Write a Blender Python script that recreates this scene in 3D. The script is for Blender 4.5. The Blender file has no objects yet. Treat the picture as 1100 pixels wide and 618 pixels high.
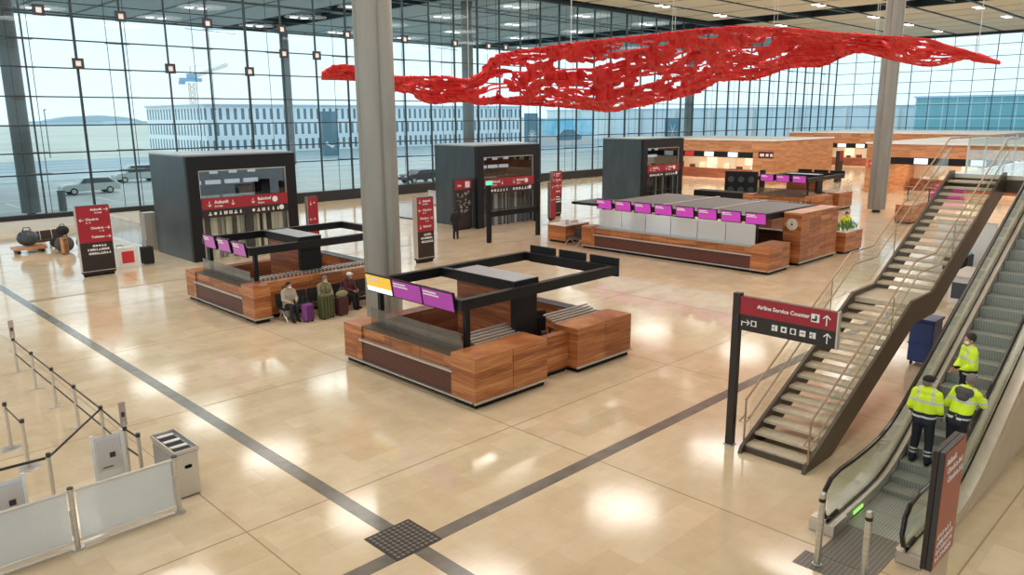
import bpy, bmesh, math, random
from mathutils import Vector, Matrix
random.seed(7)
S = bpy.context.scene
COL = S.collection
PI = math.pi

# ------------------------------------------------------------------ camera, world, exposure
EYE = 6.86
PITCH, ROLL, YAW, FPX = 0.21960362, -0.00600863, 0.79039471, 823.05
cd = bpy.data.cameras.new('camera'); cam = bpy.data.objects.new('camera', cd); COL.objects.link(cam)
cd.sensor_width = 36.0; cd.lens = FPX / 1100 * 36.0; cd.clip_end = 3000
_cp, _sp = math.cos(PITCH), math.sin(PITCH)
_fw = Vector((math.cos(YAW) * _cp, math.sin(YAW) * _cp, -_sp)); _rt = Vector((math.sin(YAW), -math.cos(YAW), 0)); _up = _rt.cross(_fw)
_r2 = math.cos(ROLL) * _rt + math.sin(ROLL) * _up; _u2 = -math.sin(ROLL) * _rt + math.cos(ROLL) * _up
_M = Matrix((( _r2.x, _u2.x, -_fw.x, 0), (_r2.y, _u2.y, -_fw.y, 0), (_r2.z, _u2.z, -_fw.z, EYE), (0, 0, 0, 1)))
cam.matrix_world = _M
S.camera = cam
W = bpy.data.worlds.new('overcast_sky'); S.world = W; W.use_nodes = True
wn = W.node_tree.nodes; wl = W.node_tree.links
bg = wn['Background']; bg.inputs['Strength'].default_value = 1.02
wt = wn.new('ShaderNodeTexCoord'); ws = wn.new('ShaderNodeSeparateXYZ'); wr = wn.new('ShaderNodeValToRGB')
wl.new(wt.outputs['Generated'], ws.inputs[0]); wl.new(ws.outputs['Z'], wr.inputs[0]); wl.new(wr.outputs[0], bg.inputs['Color'])
wr.color_ramp.elements[0].position = 0.0; wr.color_ramp.elements[0].color = (0.80, 0.93, 1.0, 1)
wr.color_ramp.elements[1].position = 0.5; wr.color_ramp.elements[1].color = (0.72, 0.88, 1.0, 1)
LAMP_W = 262.0
S.view_settings.view_transform = 'Standard'; S.view_settings.look = 'None'
S.view_settings.exposure = 0.40; S.view_settings.gamma = 1.0; S.view_settings.use_curve_mapping = False
try:
    S.cycles.use_denoising = True; S.cycles.max_bounces = 10; S.cycles.diffuse_bounces = 5; S.cycles.glossy_bounces = 4
    S.cycles.transparent_max_bounces = 24; S.cycles.sample_clamp_indirect = 6.0; S.cycles.caustics_reflective = False; S.cycles.caustics_refractive = False
except Exception: pass

# ------------------------------------------------------------------ materials
def new_mat(name):
    m = bpy.data.materials.new(name); m.use_nodes = True
    nt = m.node_tree; b = nt.nodes['Principled BSDF']
    return m, nt, b
def mat(name, col, rough=.5, metal=0., emit=None, es=0., spec=.5):
    m, nt, b = new_mat(name)
    b.inputs['Base Color'].default_value = (*col, 1); b.inputs['Roughness'].default_value = rough; b.inputs['Metallic'].default_value = metal
    b.inputs['Specular IOR Level'].default_value = spec
    n = nt.nodes.new('ShaderNodeTexNoise'); n.inputs['Scale'].default_value = 9
    tc = nt.nodes.new('ShaderNodeTexCoord'); nt.links.new(tc.outputs['Object'], n.inputs['Vector'])
    r = nt.nodes.new('ShaderNodeMapRange'); r.inputs[3].default_value = max(0, rough - .05); r.inputs[4].default_value = min(1, rough + .05)
    nt.links.new(n.outputs[0], r.inputs[0]); nt.links.new(r.outputs[0], b.inputs['Roughness'])
    if emit:
        b.inputs['Emission Color'].default_value = (*emit, 1); b.inputs['Emission Strength'].default_value = es
    return m
def ramp_mat(name, stops, scale, mapscale=(1, 1, 1), rough=.5, detail=4, metal=0., spec=.5, tex='noise', bump=0.):
    m, nt, b = new_mat(name)
    tc = nt.nodes.new('ShaderNodeTexCoord'); mp = nt.nodes.new('ShaderNodeMapping'); mp.inputs['Scale'].default_value = mapscale
    nt.links.new(tc.outputs['Object'], mp.inputs[0])
    n = nt.nodes.new('ShaderNodeTexNoise'); n.inputs['Scale'].default_value = scale; n.inputs['Detail'].default_value = detail
    nt.links.new(mp.outputs[0], n.inputs['Vector'])
    r = nt.nodes.new('ShaderNodeValToRGB'); e = r.color_ramp.elements
    e[0].position, e[0].color = stops[0][0], (*stops[0][1], 1); e[1].position, e[1].color = stops[-1][0], (*stops[-1][1], 1)
    for p, c in stops[1:-1]:
        x = e.new(p); x.color = (*c, 1)
    nt.links.new(n.outputs[0], r.inputs[0]); nt.links.new(r.outputs[0], b.inputs['Base Color'])
    b.inputs['Roughness'].default_value = rough; b.inputs['Metallic'].default_value = metal; b.inputs['Specular IOR Level'].default_value = spec
    if bump:
        bp = nt.nodes.new('ShaderNodeBump'); bp.inputs['Strength'].default_value = bump; bp.inputs['Distance'].default_value = .02
        nt.links.new(n.outputs[0], bp.inputs['Height']); nt.links.new(bp.outputs[0], b.inputs['Normal'])
    return m
def wood_mat(name, dark, mid, light, rough=.35):
    m, nt, b = new_mat(name)
    tc = nt.nodes.new('ShaderNodeTexCoord'); mp = nt.nodes.new('ShaderNodeMapping'); mp.inputs['Scale'].default_value = (.55, .55, 11)
    nt.links.new(tc.outputs['Object'], mp.inputs[0])
    n = nt.nodes.new('ShaderNodeTexNoise'); n.inputs['Scale'].default_value = 1.6; n.inputs['Detail'].default_value = 6; n.inputs['Roughness'].default_value = .62
    nt.links.new(mp.outputs[0], n.inputs['Vector'])
    # veneer leaves: random tone per board
    mp2 = nt.nodes.new('ShaderNodeMapping'); mp2.inputs['Scale'].default_value = (.8, .8, 5.5)
    sn = nt.nodes.new('ShaderNodeVectorMath'); sn.operation = 'FLOOR'
    wn_ = nt.nodes.new('ShaderNodeTexWhiteNoise'); wn_.noise_dimensions = '3D'
    nt.links.new(tc.outputs['Object'], mp2.inputs[0]); nt.links.new(mp2.outputs[0], sn.inputs[0]); nt.links.new(sn.outputs[0], wn_.inputs['Vector'])
    ad = nt.nodes.new('ShaderNodeMath'); ad.operation = 'MULTIPLY_ADD'; ad.inputs[1].default_value = .26; 
    nt.links.new(wn_.outputs['Value'], ad.inputs[0]); 
    sb = nt.nodes.new('ShaderNodeMath'); sb.operation = 'SUBTRACT'; sb.inputs[1].default_value = .13
    nt.links.new(n.outputs[0], sb.inputs[0]); nt.links.new(sb.outputs[0], ad.inputs[2])
    r = nt.nodes.new('ShaderNodeValToRGB'); e = r.color_ramp.elements
    e[0].position, e[0].color = .28, (*dark, 1); e[1].position, e[1].color = .74, (*light, 1); x = e.new(.5); x.color = (*mid, 1)
    nt.links.new(ad.outputs[0], r.inputs[0]); nt.links.new(r.outputs[0], b.inputs['Base Color'])
    b.inputs['Roughness'].default_value = rough
    return m
def glass_mat(name, tint, refl=.6, rough=0.0, base=.0, body=None, bodyf=0.):
    """thin pane: tinted see-through plus a fresnel reflection (plus a little frosted body)"""
    m = bpy.data.materials.new(name); m.use_nodes = True; nt = m.node_tree; nt.nodes.remove(nt.nodes['Principled BSDF'])
    out = nt.nodes['Material Output']
    tr = nt.nodes.new('ShaderNodeBsdfTransparent'); tr.inputs[0].default_value = (*tint, 1)
    gl = nt.nodes.new('ShaderNodeBsdfGlossy'); gl.inputs['Roughness'].default_value = rough; gl.inputs[0].default_value = (.9, .97, 1, 1)
    ge = nt.nodes.new('ShaderNodeNewGeometry'); dt = nt.nodes.new('ShaderNodeVectorMath'); dt.operation = 'DOT_PRODUCT'
    nt.links.new(ge.outputs['Normal'], dt.inputs[0]); nt.links.new(ge.outputs['Incoming'], dt.inputs[1])
    ab = nt.nodes.new('ShaderNodeMath'); ab.operation = 'ABSOLUTE'; nt.links.new(dt.outputs['Value'], ab.inputs[0])
    om = nt.nodes.new('ShaderNodeMath'); om.operation = 'SUBTRACT'; om.inputs[0].default_value = 1.0; nt.links.new(ab.outputs[0], om.inputs[1])
    pw = nt.nodes.new('ShaderNodeMath'); pw.operation = 'POWER'; pw.inputs[1].default_value = 5.0; nt.links.new(om.outputs[0], pw.inputs[0])
    lw = nt.nodes.new('ShaderNodeMath'); lw.operation = 'MULTIPLY_ADD'; lw.inputs[1].default_value = .95; lw.inputs[2].default_value = .045; nt.links.new(pw.outputs[0], lw.inputs[0])
    ma = nt.nodes.new('ShaderNodeMath'); ma.operation = 'MULTIPLY_ADD'; ma.inputs[1].default_value = refl; ma.inputs[2].default_value = base
    nt.links.new(lw.outputs[0], ma.inputs[0])
    mx = nt.nodes.new('ShaderNodeMixShader'); nt.links.new(ma.outputs[0], mx.inputs[0])
    first = tr.outputs[0]
    if bodyf:
        df = nt.nodes.new('ShaderNodeBsdfDiffuse'); df.inputs[0].default_value = (*body, 1)
        m2 = nt.nodes.new('ShaderNodeMixShader'); m2.inputs[0].default_value = bodyf
        nt.links.new(tr.outputs[0], m2.inputs[1]); nt.links.new(df.outputs[0], m2.inputs[2]); first = m2.outputs[0]
    nt.links.new(first, mx.inputs[1]); nt.links.new(gl.outputs[0], mx.inputs[2]); nt.links.new(mx.outputs[0], out.inputs[0])
    return m
def stone_floor():
    m, nt, b = new_mat('polished_limestone')
    tc = nt.nodes.new('ShaderNodeTexCoord')
    br = nt.nodes.new('ShaderNodeTexBrick'); br.offset = .37; br.squash = 1
    br.inputs['Scale'].default_value = 1; br.inputs['Brick Width'].default_value = 1.04; br.inputs['Row Height'].default_value = .625
    br.inputs['Mortar Size'].default_value = .004; br.inputs['Mortar Smooth'].default_value = .3
    br.inputs['Color1'].default_value = (.76, .645, .475, 1); br.inputs['Color2'].default_value = (.67, .55, .385, 1); br.inputs['Mortar'].default_value = (.64, .53, .38, 1)
    nt.links.new(tc.outputs['Object'], br.inputs['Vector'])
    n = nt.nodes.new('ShaderNodeTexNoise'); n.inputs['Scale'].default_value = 1.7; n.inputs['Detail'].default_value = 8; n.inputs['Roughness'].default_value = .65
    nt.links.new(tc.outputs['Object'], n.inputs['Vector'])
    r = nt.nodes.new('ShaderNodeValToRGB'); e = r.color_ramp.elements
    e[0].position, e[0].color = .3, (.86, .80, .72, 1); e[1].position, e[1].color = .7, (1.0, 1.0, .98, 1)
    nt.links.new(n.outputs[0], r.inputs[0])
    mx = nt.nodes.new('ShaderNodeMix'); mx.data_type = 'RGBA'; mx.blend_type = 'MULTIPLY'; mx.inputs[0].default_value = .9
    nt.links.new(br.outputs[0], mx.inputs[6]); nt.links.new(r.outputs[0], mx.inputs[7]); nt.links.new(mx.outputs[2], b.inputs['Base Color'])
    n2 = nt.nodes.new('ShaderNodeTexNoise'); n2.inputs['Scale'].default_value = .8; n2.inputs['Detail'].default_value = 3
    nt.links.new(tc.outputs['Object'], n2.inputs['Vector'])
    mr = nt.nodes.new('ShaderNodeMapRange'); mr.inputs[3].default_value = .075; mr.inputs[4].default_value = .135
    nt.links.new(n2.outputs[0], mr.inputs[0]); nt.links.new(mr.outputs[0], b.inputs['Roughness'])
    b.inputs['Specular IOR Level'].default_value = .9
    return m
def stripes_mat(name, c1, c2, period, duty, axis, rough=.5, metal=0.):
    m, nt, b = new_mat(name)
    tc = nt.nodes.new('ShaderNodeTexCoord'); sp = nt.nodes.new('ShaderNodeSeparateXYZ'); nt.links.new(tc.outputs['Object'], sp.inputs[0])
    d = nt.nodes.new('ShaderNodeMath'); d.operation = 'DIVIDE'; d.inputs[1].default_value = period; nt.links.new(sp.outputs[axis], d.inputs[0])
    f = nt.nodes.new('ShaderNodeMath'); f.operation = 'FRACT'; nt.links.new(d.outputs[0], f.inputs[0])
    g = nt.nodes.new('ShaderNodeMath'); g.operation = 'LESS_THAN'; g.inputs[1].default_value = duty; nt.links.new(f.outputs[0], g.inputs[0])
    mx = nt.nodes.new('ShaderNodeMix'); mx.data_type = 'RGBA'; mx.inputs[6].default_value = (*c1, 1); mx.inputs[7].default_value = (*c2, 1)
    nt.links.new(g.outputs[0], mx.inputs[0]); nt.links.new(mx.outputs[2], b.inputs['Base Color'])
    b.inputs['Roughness'].default_value = rough; b.inputs['Metallic'].default_value = metal
    return m
def brick_mat(name, c1, c2, w, h, mortar, rot=None, scale=1.0, offset=.5, rough=.6):
    m, nt, b = new_mat(name)
    tc = nt.nodes.new('ShaderNodeTexCoord'); sp = nt.nodes.new('ShaderNodeSeparateXYZ'); cb = nt.nodes.new('ShaderNodeCombineXYZ')
    nt.links.new(tc.outputs['Object'], sp.inputs[0])
    ad = nt.nodes.new('ShaderNodeMath'); ad.operation = 'ADD'; nt.links.new(sp.outputs[0], ad.inputs[0]); nt.links.new(sp.outputs[1], ad.inputs[1])
    nt.links.new(ad.outputs[0], cb.inputs[0]); nt.links.new(sp.outputs[2], cb.inputs[1])
    br = nt.nodes.new('ShaderNodeTexBrick'); br.offset = offset
    for k, v in (('Scale', scale), ('Brick Width', w), ('Row Height', h), ('Mortar Size', mortar)): br.inputs[k].default_value = v
    br.inputs['Mortar Smooth'].default_value = 0.05
    br.inputs['Color1'].default_value = (*c1, 1); br.inputs['Color2'].default_value = (*c1, 1); br.inputs['Mortar'].default_value = (*c2, 1)
    nt.links.new(cb.outputs[0], br.inputs['Vector']); nt.links.new(br.outputs[0], b.inputs['Base Color']); b.inputs['Roughness'].default_value = rough
    return m
def hivis_mat():
    m, nt, b = new_mat('hi_vis_fabric')
    tc = nt.nodes.new('ShaderNodeTexCoord'); sp = nt.nodes.new('ShaderNodeSeparateXYZ'); nt.links.new(tc.outputs['Object'], sp.inputs[0])
    r = nt.nodes.new('ShaderNodeValToRGB'); r.color_ramp.interpolation = 'CONSTANT'; e = r.color_ramp.elements
    Y, G, D = (.72, .95, .03, 1), (.62, .64, .62, 1), (.012, .014, .025, 1)
    e[0].position, e[0].color = 0, D; e[1].position, e[1].color = .470, G
    for p, c in ((.492, D), (.52, Y), (.615, G), (.637, Y)):
        x = e.new(p); x.color = c
    dv = nt.nodes.new('ShaderNodeMath'); dv.operation = 'DIVIDE'; dv.inputs[1].default_value = 2.0
    nt.links.new(sp.outputs[2], dv.inputs[0]); nt.links.new(dv.outputs[0], r.inputs[0])
    ab = nt.nodes.new('ShaderNodeMath'); ab.operation = 'ABSOLUTE'; nt.links.new(sp.outputs[1], ab.inputs[0])
    s1 = nt.nodes.new('ShaderNodeMath'); s1.operation = 'SUBTRACT'; s1.inputs[1].default_value = .125; nt.links.new(ab.outputs[0], s1.inputs[0])
    a2 = nt.nodes.new('ShaderNodeMath'); a2.operation = 'ABSOLUTE'; nt.links.new(s1.outputs[0], a2.inputs[0])
    l = nt.nodes.new('ShaderNodeMath'); l.operation = 'LESS_THAN'; l.inputs[1].default_value = .022; nt.links.new(a2.outputs[0], l.inputs[0])
    zt = nt.nodes.new('ShaderNodeMath'); zt.operation = 'GREATER_THAN'; zt.inputs[1].default_value = 1.24; nt.links.new(sp.outputs[2], zt.inputs[0])
    mm = nt.nodes.new('ShaderNodeMath'); mm.operation = 'MULTIPLY'; nt.links.new(l.outputs[0], mm.inputs[0]); nt.links.new(zt.outputs[0], mm.inputs[1])
    mx = nt.nodes.new('ShaderNodeMix'); mx.data_type = 'RGBA'; mx.inputs[7].default_value = G
    nt.links.new(mm.outputs[0], mx.inputs[0]); nt.links.new(r.outputs[0], mx.inputs[6]); nt.links.new(mx.outputs[2], b.inputs['Base Color'])
    b.inputs['Roughness'].default_value = .7
    return m

M = {}
M['floor'] = stone_floor()
M['band'] = ramp_mat('grey_stone_band', [(.3, (.125, .115, .10)), (.7, (.18, .165, .14))], 3, rough=.16)
M['joint'] = mat('floor_joint', (.30, .22, .14), .5)
M['wood'] = wood_mat('walnut_veneer', (.19, .052, .017), (.38, .128, .042), (.58, .255, .098))
M['woodlight'] = wood_mat('light_walnut_veneer', (.36, .14, .055), (.52, .235, .105), (.66, .34, .17))
M['wooddark'] = wood_mat('dark_walnut_veneer', (.12, .035, .018), (.20, .062, .03), (.30, .11, .05))
M['woodcore'] = wood_mat('red_walnut_veneer', (.15, .04, .018), (.30, .095, .035), (.46, .19, .08))
M['grille'] = stripes_mat('louvre_grille', (.16, .045, .025), (.03, .012, .01), .06, .45, 2, rough=.45)
M['black'] = mat('black_metal', (.008, .008, .009), .42, 0, spec=.3)
M['blackmatte'] = mat('black_plastic', (.007, .007, .008), .5, spec=.3)
M['slate'] = ramp_mat('dark_steel_cladding', [(.3, (.045, .062, .072)), (.7, (.066, .086, .096))], 1.3, (1, 1, .4), rough=.3, metal=.35)
M['anth'] = mat('anthracite_metal', (.05, .05, .052), .4, .4)
M['brownmetal'] = mat('bronze_painted_steel', (.095, .075, .056), .38, .45)
M['steel'] = ramp_mat('brushed_steel', [(.3, (.50, .48, .44)), (.7, (.66, .64, .60))], 6, (1, 1, 8), rough=.3, metal=.85)
M['steelsat'] = mat('satin_steel', (.62, .58, .53), .35, .7)
M['greymetal'] = mat('grey_sheet_metal', (.36, .39, .41), .35, .4)
M['column'] = ramp_mat('painted_steel_column', [(.3, (.25, .24, .21)), (.7, (.30, .285, .25))], 2, (1, 1, .2), rough=.34, metal=.15)
M['columnout'] = mat('outer_column_grey', (.13, .15, .16), .5)
M['glass'] = glass_mat('facade_glass', (.84, .945, .955), .8)
M['clear'] = glass_mat('clear_glass', (.90, .95, .93), 1.0)
M['smoke'] = glass_mat('brown_tinted_glass', (.62, .58, .52), 1.0, body=(.5, .46, .4), bodyf=.12)
M['frost'] = glass_mat('frosted_panel', (.80, .86, .90), 1.3, rough=.10, base=.12, body=(.84, .89, .95), bodyf=.5)  # bluish white body colour stands in for reflected window light
M['mullion'] = mat('facade_steel_dark', (.035, .05, .055), .4, .4)
M['sill'] = mat('black_sill', (.012, .012, .013), .5)
M['paleblind'] = mat('pale_sill', (.62, .66, .66), .5)
M['panel'] = stripes_mat('wood_slat_ceiling', (.88, .76, .56), (.74, .62, .44), .52, .22, 0, rough=.6)
M['panelout'] = stripes_mat('grey_slat_ceiling', (.40, .42, .40), (.30, .34, .34), .52, .3, 0, rough=.6)
M['ceilback'] = mat('roof_void_green', (.22, .30, .28), .8)
M['truss'] = mat('roof_steel', (.34, .38, .37), .5)
M['lens'] = mat('lamp_lens', (1, 1, 1), .4, emit=(1, .97, .92), es=2.6)
M['red'] = mat('signal_red', (.33, .014, .026), .4)
M['brightred'] = mat('bright_red', (.62, .03, .04), .45)
M['redbrown'] = mat('red_sign_face', (.36, .075, .045), .35)
M['signdark'] = mat('sign_anthracite', (.028, .021, .019), .4, spec=.4)
M['white'] = mat('white_lettering', (.85, .85, .85), .5)
M['whitepaint'] = mat('white_paint', (.78, .79, .78), .4)
M['purple'] = mat('purple_screen', (.1, .01, .08), .25, emit=(.46, .045, .36), es=.75)
M['purple2'] = mat('violet_screen', (.08, .01, .08), .25, emit=(.26, .03, .23), es=.85)
M['mauve'] = mat('mauve_screen', (.1, .03, .1), .25, emit=(.30, .07, .24), es=.85)
M['yellow'] = mat('yellow_screen', (.3, .2, .02), .25, emit=(.72, .42, .04), es=.75)
M['screenwhite'] = mat('white_screen', (.4, .4, .4), .25, emit=(.75, .85, .95), es=.9)
M['net'] = ramp_mat('red_netting', [(.3, (.66, .010, .020)), (.7, (.92, .045, .05))], 1.2, rough=.55, detail=5)
M['netline'] = mat('pink_edge_cord', (.85, .35, .35), .5)
M['tread'] = ramp_mat('stone_tread', [(.3, (.50, .42, .31)), (.7, (.62, .53, .40))], 8, rough=.4)
M['handrail'] = mat('tan_handrail', (.40, .29, .19), .32, .35)
M['rubber'] = mat('black_rubber', (.014, .010, .009), .22)
M['escstep'] = stripes_mat('ribbed_step', (.36, .37, .33), (.26, .27, .24), .05, .4, 1, rough=.45, metal=.4)
M['deck'] = ramp_mat('polished_deck', [(.3, (.60, .53, .45)), (.7, (.72, .65, .57))], 2, rough=.25, metal=.55)
M['cladding'] = ramp_mat('beige_cladding', [(.3, (.53, .42, .29)), (.7, (.58, .47, .33))], 2, rough=.45)
M['landing'] = stripes_mat('dark_landing_plate', (.15, .14, .125), (.21, .195, .175), .07, .5, 1, rough=.4, metal=.5)
M['led'] = mat('green_led', (.1, .6, .1), .3, emit=(.35, .8, .15), es=.8)
M['leaf'] = ramp_mat('leaves', [(.3, (.05, .16, .03)), (.7, (.13, .30, .06))], 6)
M['blue'] = mat('blue_plastic', (.018, .045, .20), .4)
M['skin'] = mat('skin', (.50, .27, .18), .55)
M['hair'] = mat('dark_hair', (.018, .012, .01), .6)
M['greyhair'] = mat('grey_wool', (.20, .17, .16), .8)
M['navy'] = mat('navy_trousers', (.010, .012, .02), .75)
M['hivis'] = hivis_mat()
M['yellowcloth'] = mat('yellow_vest', (.72, .80, .05), .7)
M['beigecloth'] = mat('beige_jacket', (.42, .36, .29), .8)
M['khaki'] = mat('khaki_jacket', (.26, .23, .13), .8)
M['maroon'] = mat('maroon_coat', (.085, .015, .025), .8)
M['blackcloth'] = mat('black_cloth', (.014, .013, .014), .8)
M['greycloth'] = mat('grey_hood', (.085, .08, .08), .85)
M['violetcase'] = mat('violet_suitcase', (.20, .045, .24), .35)
M['greencase'] = mat('olive_suitcase', (.075, .085, .025), .45)
M['maroncase'] = mat('maroon_suitcase', (.085, .022, .022), .45)
M['seat'] = mat('brown_seat_leather', (.05, .03, .026), .45)
M['asphalt'] = ramp_mat('wet_asphalt', [(.3, (.38, .46, .48)), (.7, (.48, .56, .58))], .12, rough=.5)
M['road'] = ramp_mat('road_surface', [(.3, (.24, .32, .34)), (.7, (.30, .38, .40))], .1, rough=.45)
M['grass'] = ramp_mat('dry_grass', [(.3, (.60, .58, .48)), (.7, (.72, .70, .58))], .03, rough=.9)
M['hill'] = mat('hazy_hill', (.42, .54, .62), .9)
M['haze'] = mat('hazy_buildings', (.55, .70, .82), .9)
M['barcode'] = brick_mat('barcode_facade', (.12, .22, .29), (.86, .91, .93), 1.55, 3.1, .46)
M['palebuild'] = brick_mat('pale_panel_building', (.74, .82, .86), (.60, .70, .74), 5.0, 3.2, .10, offset=0)
M['tealbuild'] = brick_mat('teal_glass_building', (.20, .46, .52), (.42, .66, .70), 2.6, 3.0, .12, offset=0, rough=.2)
M['banner'] = mat('blue_grey_banner', (.13, .25, .32), .5)
M['poster_sky'] = ramp_mat('poster_blue', [(.4, (.22, .62, .85)), (.62, (.55, .82, .92))], .25, rough=.5)
M['poster_ground'] = mat('poster_pale', (.72, .70, .70), .5)
M['silver'] = mat('silver_car_paint', (.50, .57, .60), .3, .4)
M['darkcar'] = mat('dark_car_paint', (.03, .05, .08), .25, .3)
M['carglass'] = mat('car_glass', (.06, .09, .11), .1)
M['tyre'] = mat('tyre', (.02, .02, .022), .7)
M['craneyellow'] = mat('crane_pale_yellow', (.78, .70, .58), .5)
M['craneblue'] = mat('crane_blue', (.24, .42, .62), .5)
M['roomwarm'] = mat('warm_shop_wall', (.72, .58, .40), .6)
M['roomlight'] = mat('bright_shop_fascia', (.8, .75, .6), .5, emit=(1, .85, .6), es=.35)
M['magenta'] = mat('magenta_fabric', (.50, .05, .30), .5)
M['exitgreen'] = mat('green_exit_sign', (.05, .4, .2), .4, emit=(.1, .75, .45), es=.8)
M['liftglass'] = glass_mat('dark_lift_glass', (.34, .36, .36), 1.2, base=.06)
M['mid'] = mat('mid_grey_panel', (.34, .33, .30), .4)
M['cream'] = mat('cream_panel', (.66, .60, .48), .4)

# ------------------------------------------------------------------ mesh builder
class MB:
    def __init__(self): self.bm = bmesh.new()
    def _poly(self, vs, faces):
        b = [self.bm.verts.new(v) for v in vs]
        for f in faces:
            try: self.bm.faces.new([b[i] for i in f])
            except ValueError: pass
        return b
    def box(self, x0, y0, z0, x1, y1, z1, mtx=None):
        x0, x1 = min(x0, x1), max(x0, x1); y0, y1 = min(y0, y1), max(y0, y1); z0, z1 = min(z0, z1), max(z0, z1)
        v = [Vector(p) for p in ((x0, y0, z0), (x1, y0, z0), (x1, y1, z0), (x0, y1, z0), (x0, y0, z1), (x1, y0, z1), (x1, y1, z1), (x0, y1, z1))]
        if mtx: v = [mtx @ p for p in v]
        self._poly(v, ((0, 3, 2, 1), (4, 5, 6, 7), (0, 1, 5, 4), (1, 2, 6, 5), (2, 3, 7, 6), (3, 0, 4, 7)))
        return self
    def quad(self, *p): self._poly([Vector(q) for q in p], (tuple(range(len(p))),)); return self
    def prism(self, pts, axis, a, b):
        """pts: 2D outline; extruded along axis between a and b (axis 0: pts=(y,z); 1: (x,z); 2: (x,y))"""
        def mk(p, t): return (t, p[0], p[1]) if axis == 0 else ((p[0], t, p[1]) if axis == 1 else (p[0], p[1], t))
        n = len(pts); v = [mk(p, a) for p in pts] + [mk(p, b) for p in pts]
        f = [tuple(range(n - 1, -1, -1)), tuple(range(n, 2 * n))] + [(i, (i + 1) % n, n + (i + 1) % n, n + i) for i in range(n)]
        self._poly([Vector(q) for q in v], f); return self
    def cyl(self, p0, p1, r0, r1=None, seg=14, caps=True):
        p0, p1 = Vector(p0), Vector(p1); r1 = r0 if r1 is None else r1
        d = (p1 - p0).normalized(); a = d.orthogonal().normalized(); b = d.cross(a)
        ring = lambda c, r: [c + (a * math.cos(2 * PI * i / seg) + b * math.sin(2 * PI * i / seg)) * r for i in range(seg)]
        f = [(i, (i + 1) % seg, seg + (i + 1) % seg, seg + i) for i in range(seg)]
        if caps: f += [tuple(range(seg - 1, -1, -1)), tuple(range(seg, 2 * seg))]
        self._poly(ring(p0, r0) + ring(p1, r1), f); return self
    def tube(self, pts, r, seg=10):
        pts = [Vector(p) for p in pts]; n = len(pts); vs = []
        d0 = (pts[1] - pts[0]).normalized(); a = d0.orthogonal().normalized()
        for i, p in enumerate(pts):
            d = ((pts[min(i + 1, n - 1)] - pts[max(i - 1, 0)])).normalized()
            a = (a - d * a.dot(d)).normalized(); b = d.cross(a)
            vs += [p + (a * math.cos(2 * PI * k / seg) + b * math.sin(2 * PI * k / seg)) * r for k in range(seg)]
        f = [(i * seg + k, i * seg + (k + 1) % seg, (i + 1) * seg + (k + 1) % seg, (i + 1) * seg + k) for i in range(n - 1) for k in range(seg)]
        f += [tuple(range(seg - 1, -1, -1)), tuple(range((n - 1) * seg, n * seg))]
        self._poly(vs, f); return self
    def ball(self, c, r, sc=(1, 1, 1), seg=14, rings=8, mtx=None):
        c = Vector(c); vs = []; f = []
        for i in range(1, rings):
            t = PI * i / rings
            for k in range(seg):
                p = 2 * PI * k / seg
                vs.append(Vector((r * sc[0] * math.sin(t) * math.cos(p), r * sc[1] * math.sin(t) * math.sin(p), r * sc[2] * math.cos(t))))
        vs += [Vector((0, 0, r * sc[2])), Vector((0, 0, -r * sc[2]))]
        if mtx: vs = [mtx @ v for v in vs]
        vs = [v + c for v in vs]
        T, B = len(vs) - 2, len(vs) - 1
        for i in range(rings - 2):
            for k in range(seg): f.append((i * seg + k, (i + 1) * seg + k, (i + 1) * seg + (k + 1) % seg, i * seg + (k + 1) % seg))
        for k in range(seg):
            f.append((T, k, (k + 1) % seg)); f.append((B, (rings - 2) * seg + (k + 1) % seg, (rings - 2) * seg + k))
        self._poly(vs, f); return self
    def cap(self, p0, r0, p1, r1, seg=12):
        """tapered capsule"""
        self.cyl(p0, p1, r0, r1, seg); self.ball(p0, r0, seg=seg, rings=8); self.ball(p1, r1, seg=seg, rings=8); return self
    def text(self, s, size, mtx, align='LEFT', depth=.004):
        c = bpy.data.curves.new('t', 'FONT'); c.body = s; c.size = size; c.align_x = align; c.extrude = depth; c.offset = size * .022; c.resolution_u = 2
        o = bpy.data.objects.new('t', c); COL.objects.link(o)
        dg = bpy.context.evaluated_depsgraph_get(); dg.update()
        me = bpy.data.meshes.new_from_object(o.evaluated_get(dg)); me.transform(mtx)
        self.bm.from_mesh(me)
        bpy.data.objects.remove(o); bpy.data.curves.remove(c); bpy.data.meshes.remove(me); return self
    def build(self, name, m, parent=None, smooth=False, loc=(0, 0, 0), bevel=0., remesh=0.):
        me = bpy.data.meshes.new(name)
        bmesh.ops.recalc_face_normals(self.bm, faces=self.bm.faces[:])
        self.bm.to_mesh(me); self.bm.free()
        o = bpy.data.objects.new(name, me); COL.objects.link(o); o.location = loc
        me.materials.append(M[m] if isinstance(m, str) else m)
        if smooth:
            for p in me.polygons: p.use_smooth = True
        if bevel:
            bv = o.modifiers.new('bevel', 'BEVEL'); bv.width = bevel; bv.segments = 2; bv.limit_method = 'ANGLE'
        if remesh:
            rm = o.modifiers.new('remesh', 'REMESH'); rm.mode = 'VOXEL'; rm.voxel_size = remesh; rm.use_smooth_shade = True
            sm = o.modifiers.new('smooth', 'SMOOTH'); sm.iterations = 3; sm.factor = .5
        if parent: o.parent = parent
        return o
def thing(name, label, cat, loc, rotz=0., group=None):
    o = bpy.data.objects.new(name, None); COL.objects.link(o); o.location = loc; o.rotation_euler = (0, 0, rotz); o.empty_display_size = .2
    return tag(o, label, cat, group)
def tag(o, label, cat, group=None):
    o['label'] = label; o['category'] = cat
    if group: o['group'] = group
    return o
def struct(o): o['kind'] = 'structure'; return o
def empty_struct(name, loc=(0, 0, 0)):
    o = bpy.data.objects.new(name, None); COL.objects.link(o); o.location = loc; o['kind'] = 'structure'; return o
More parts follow.
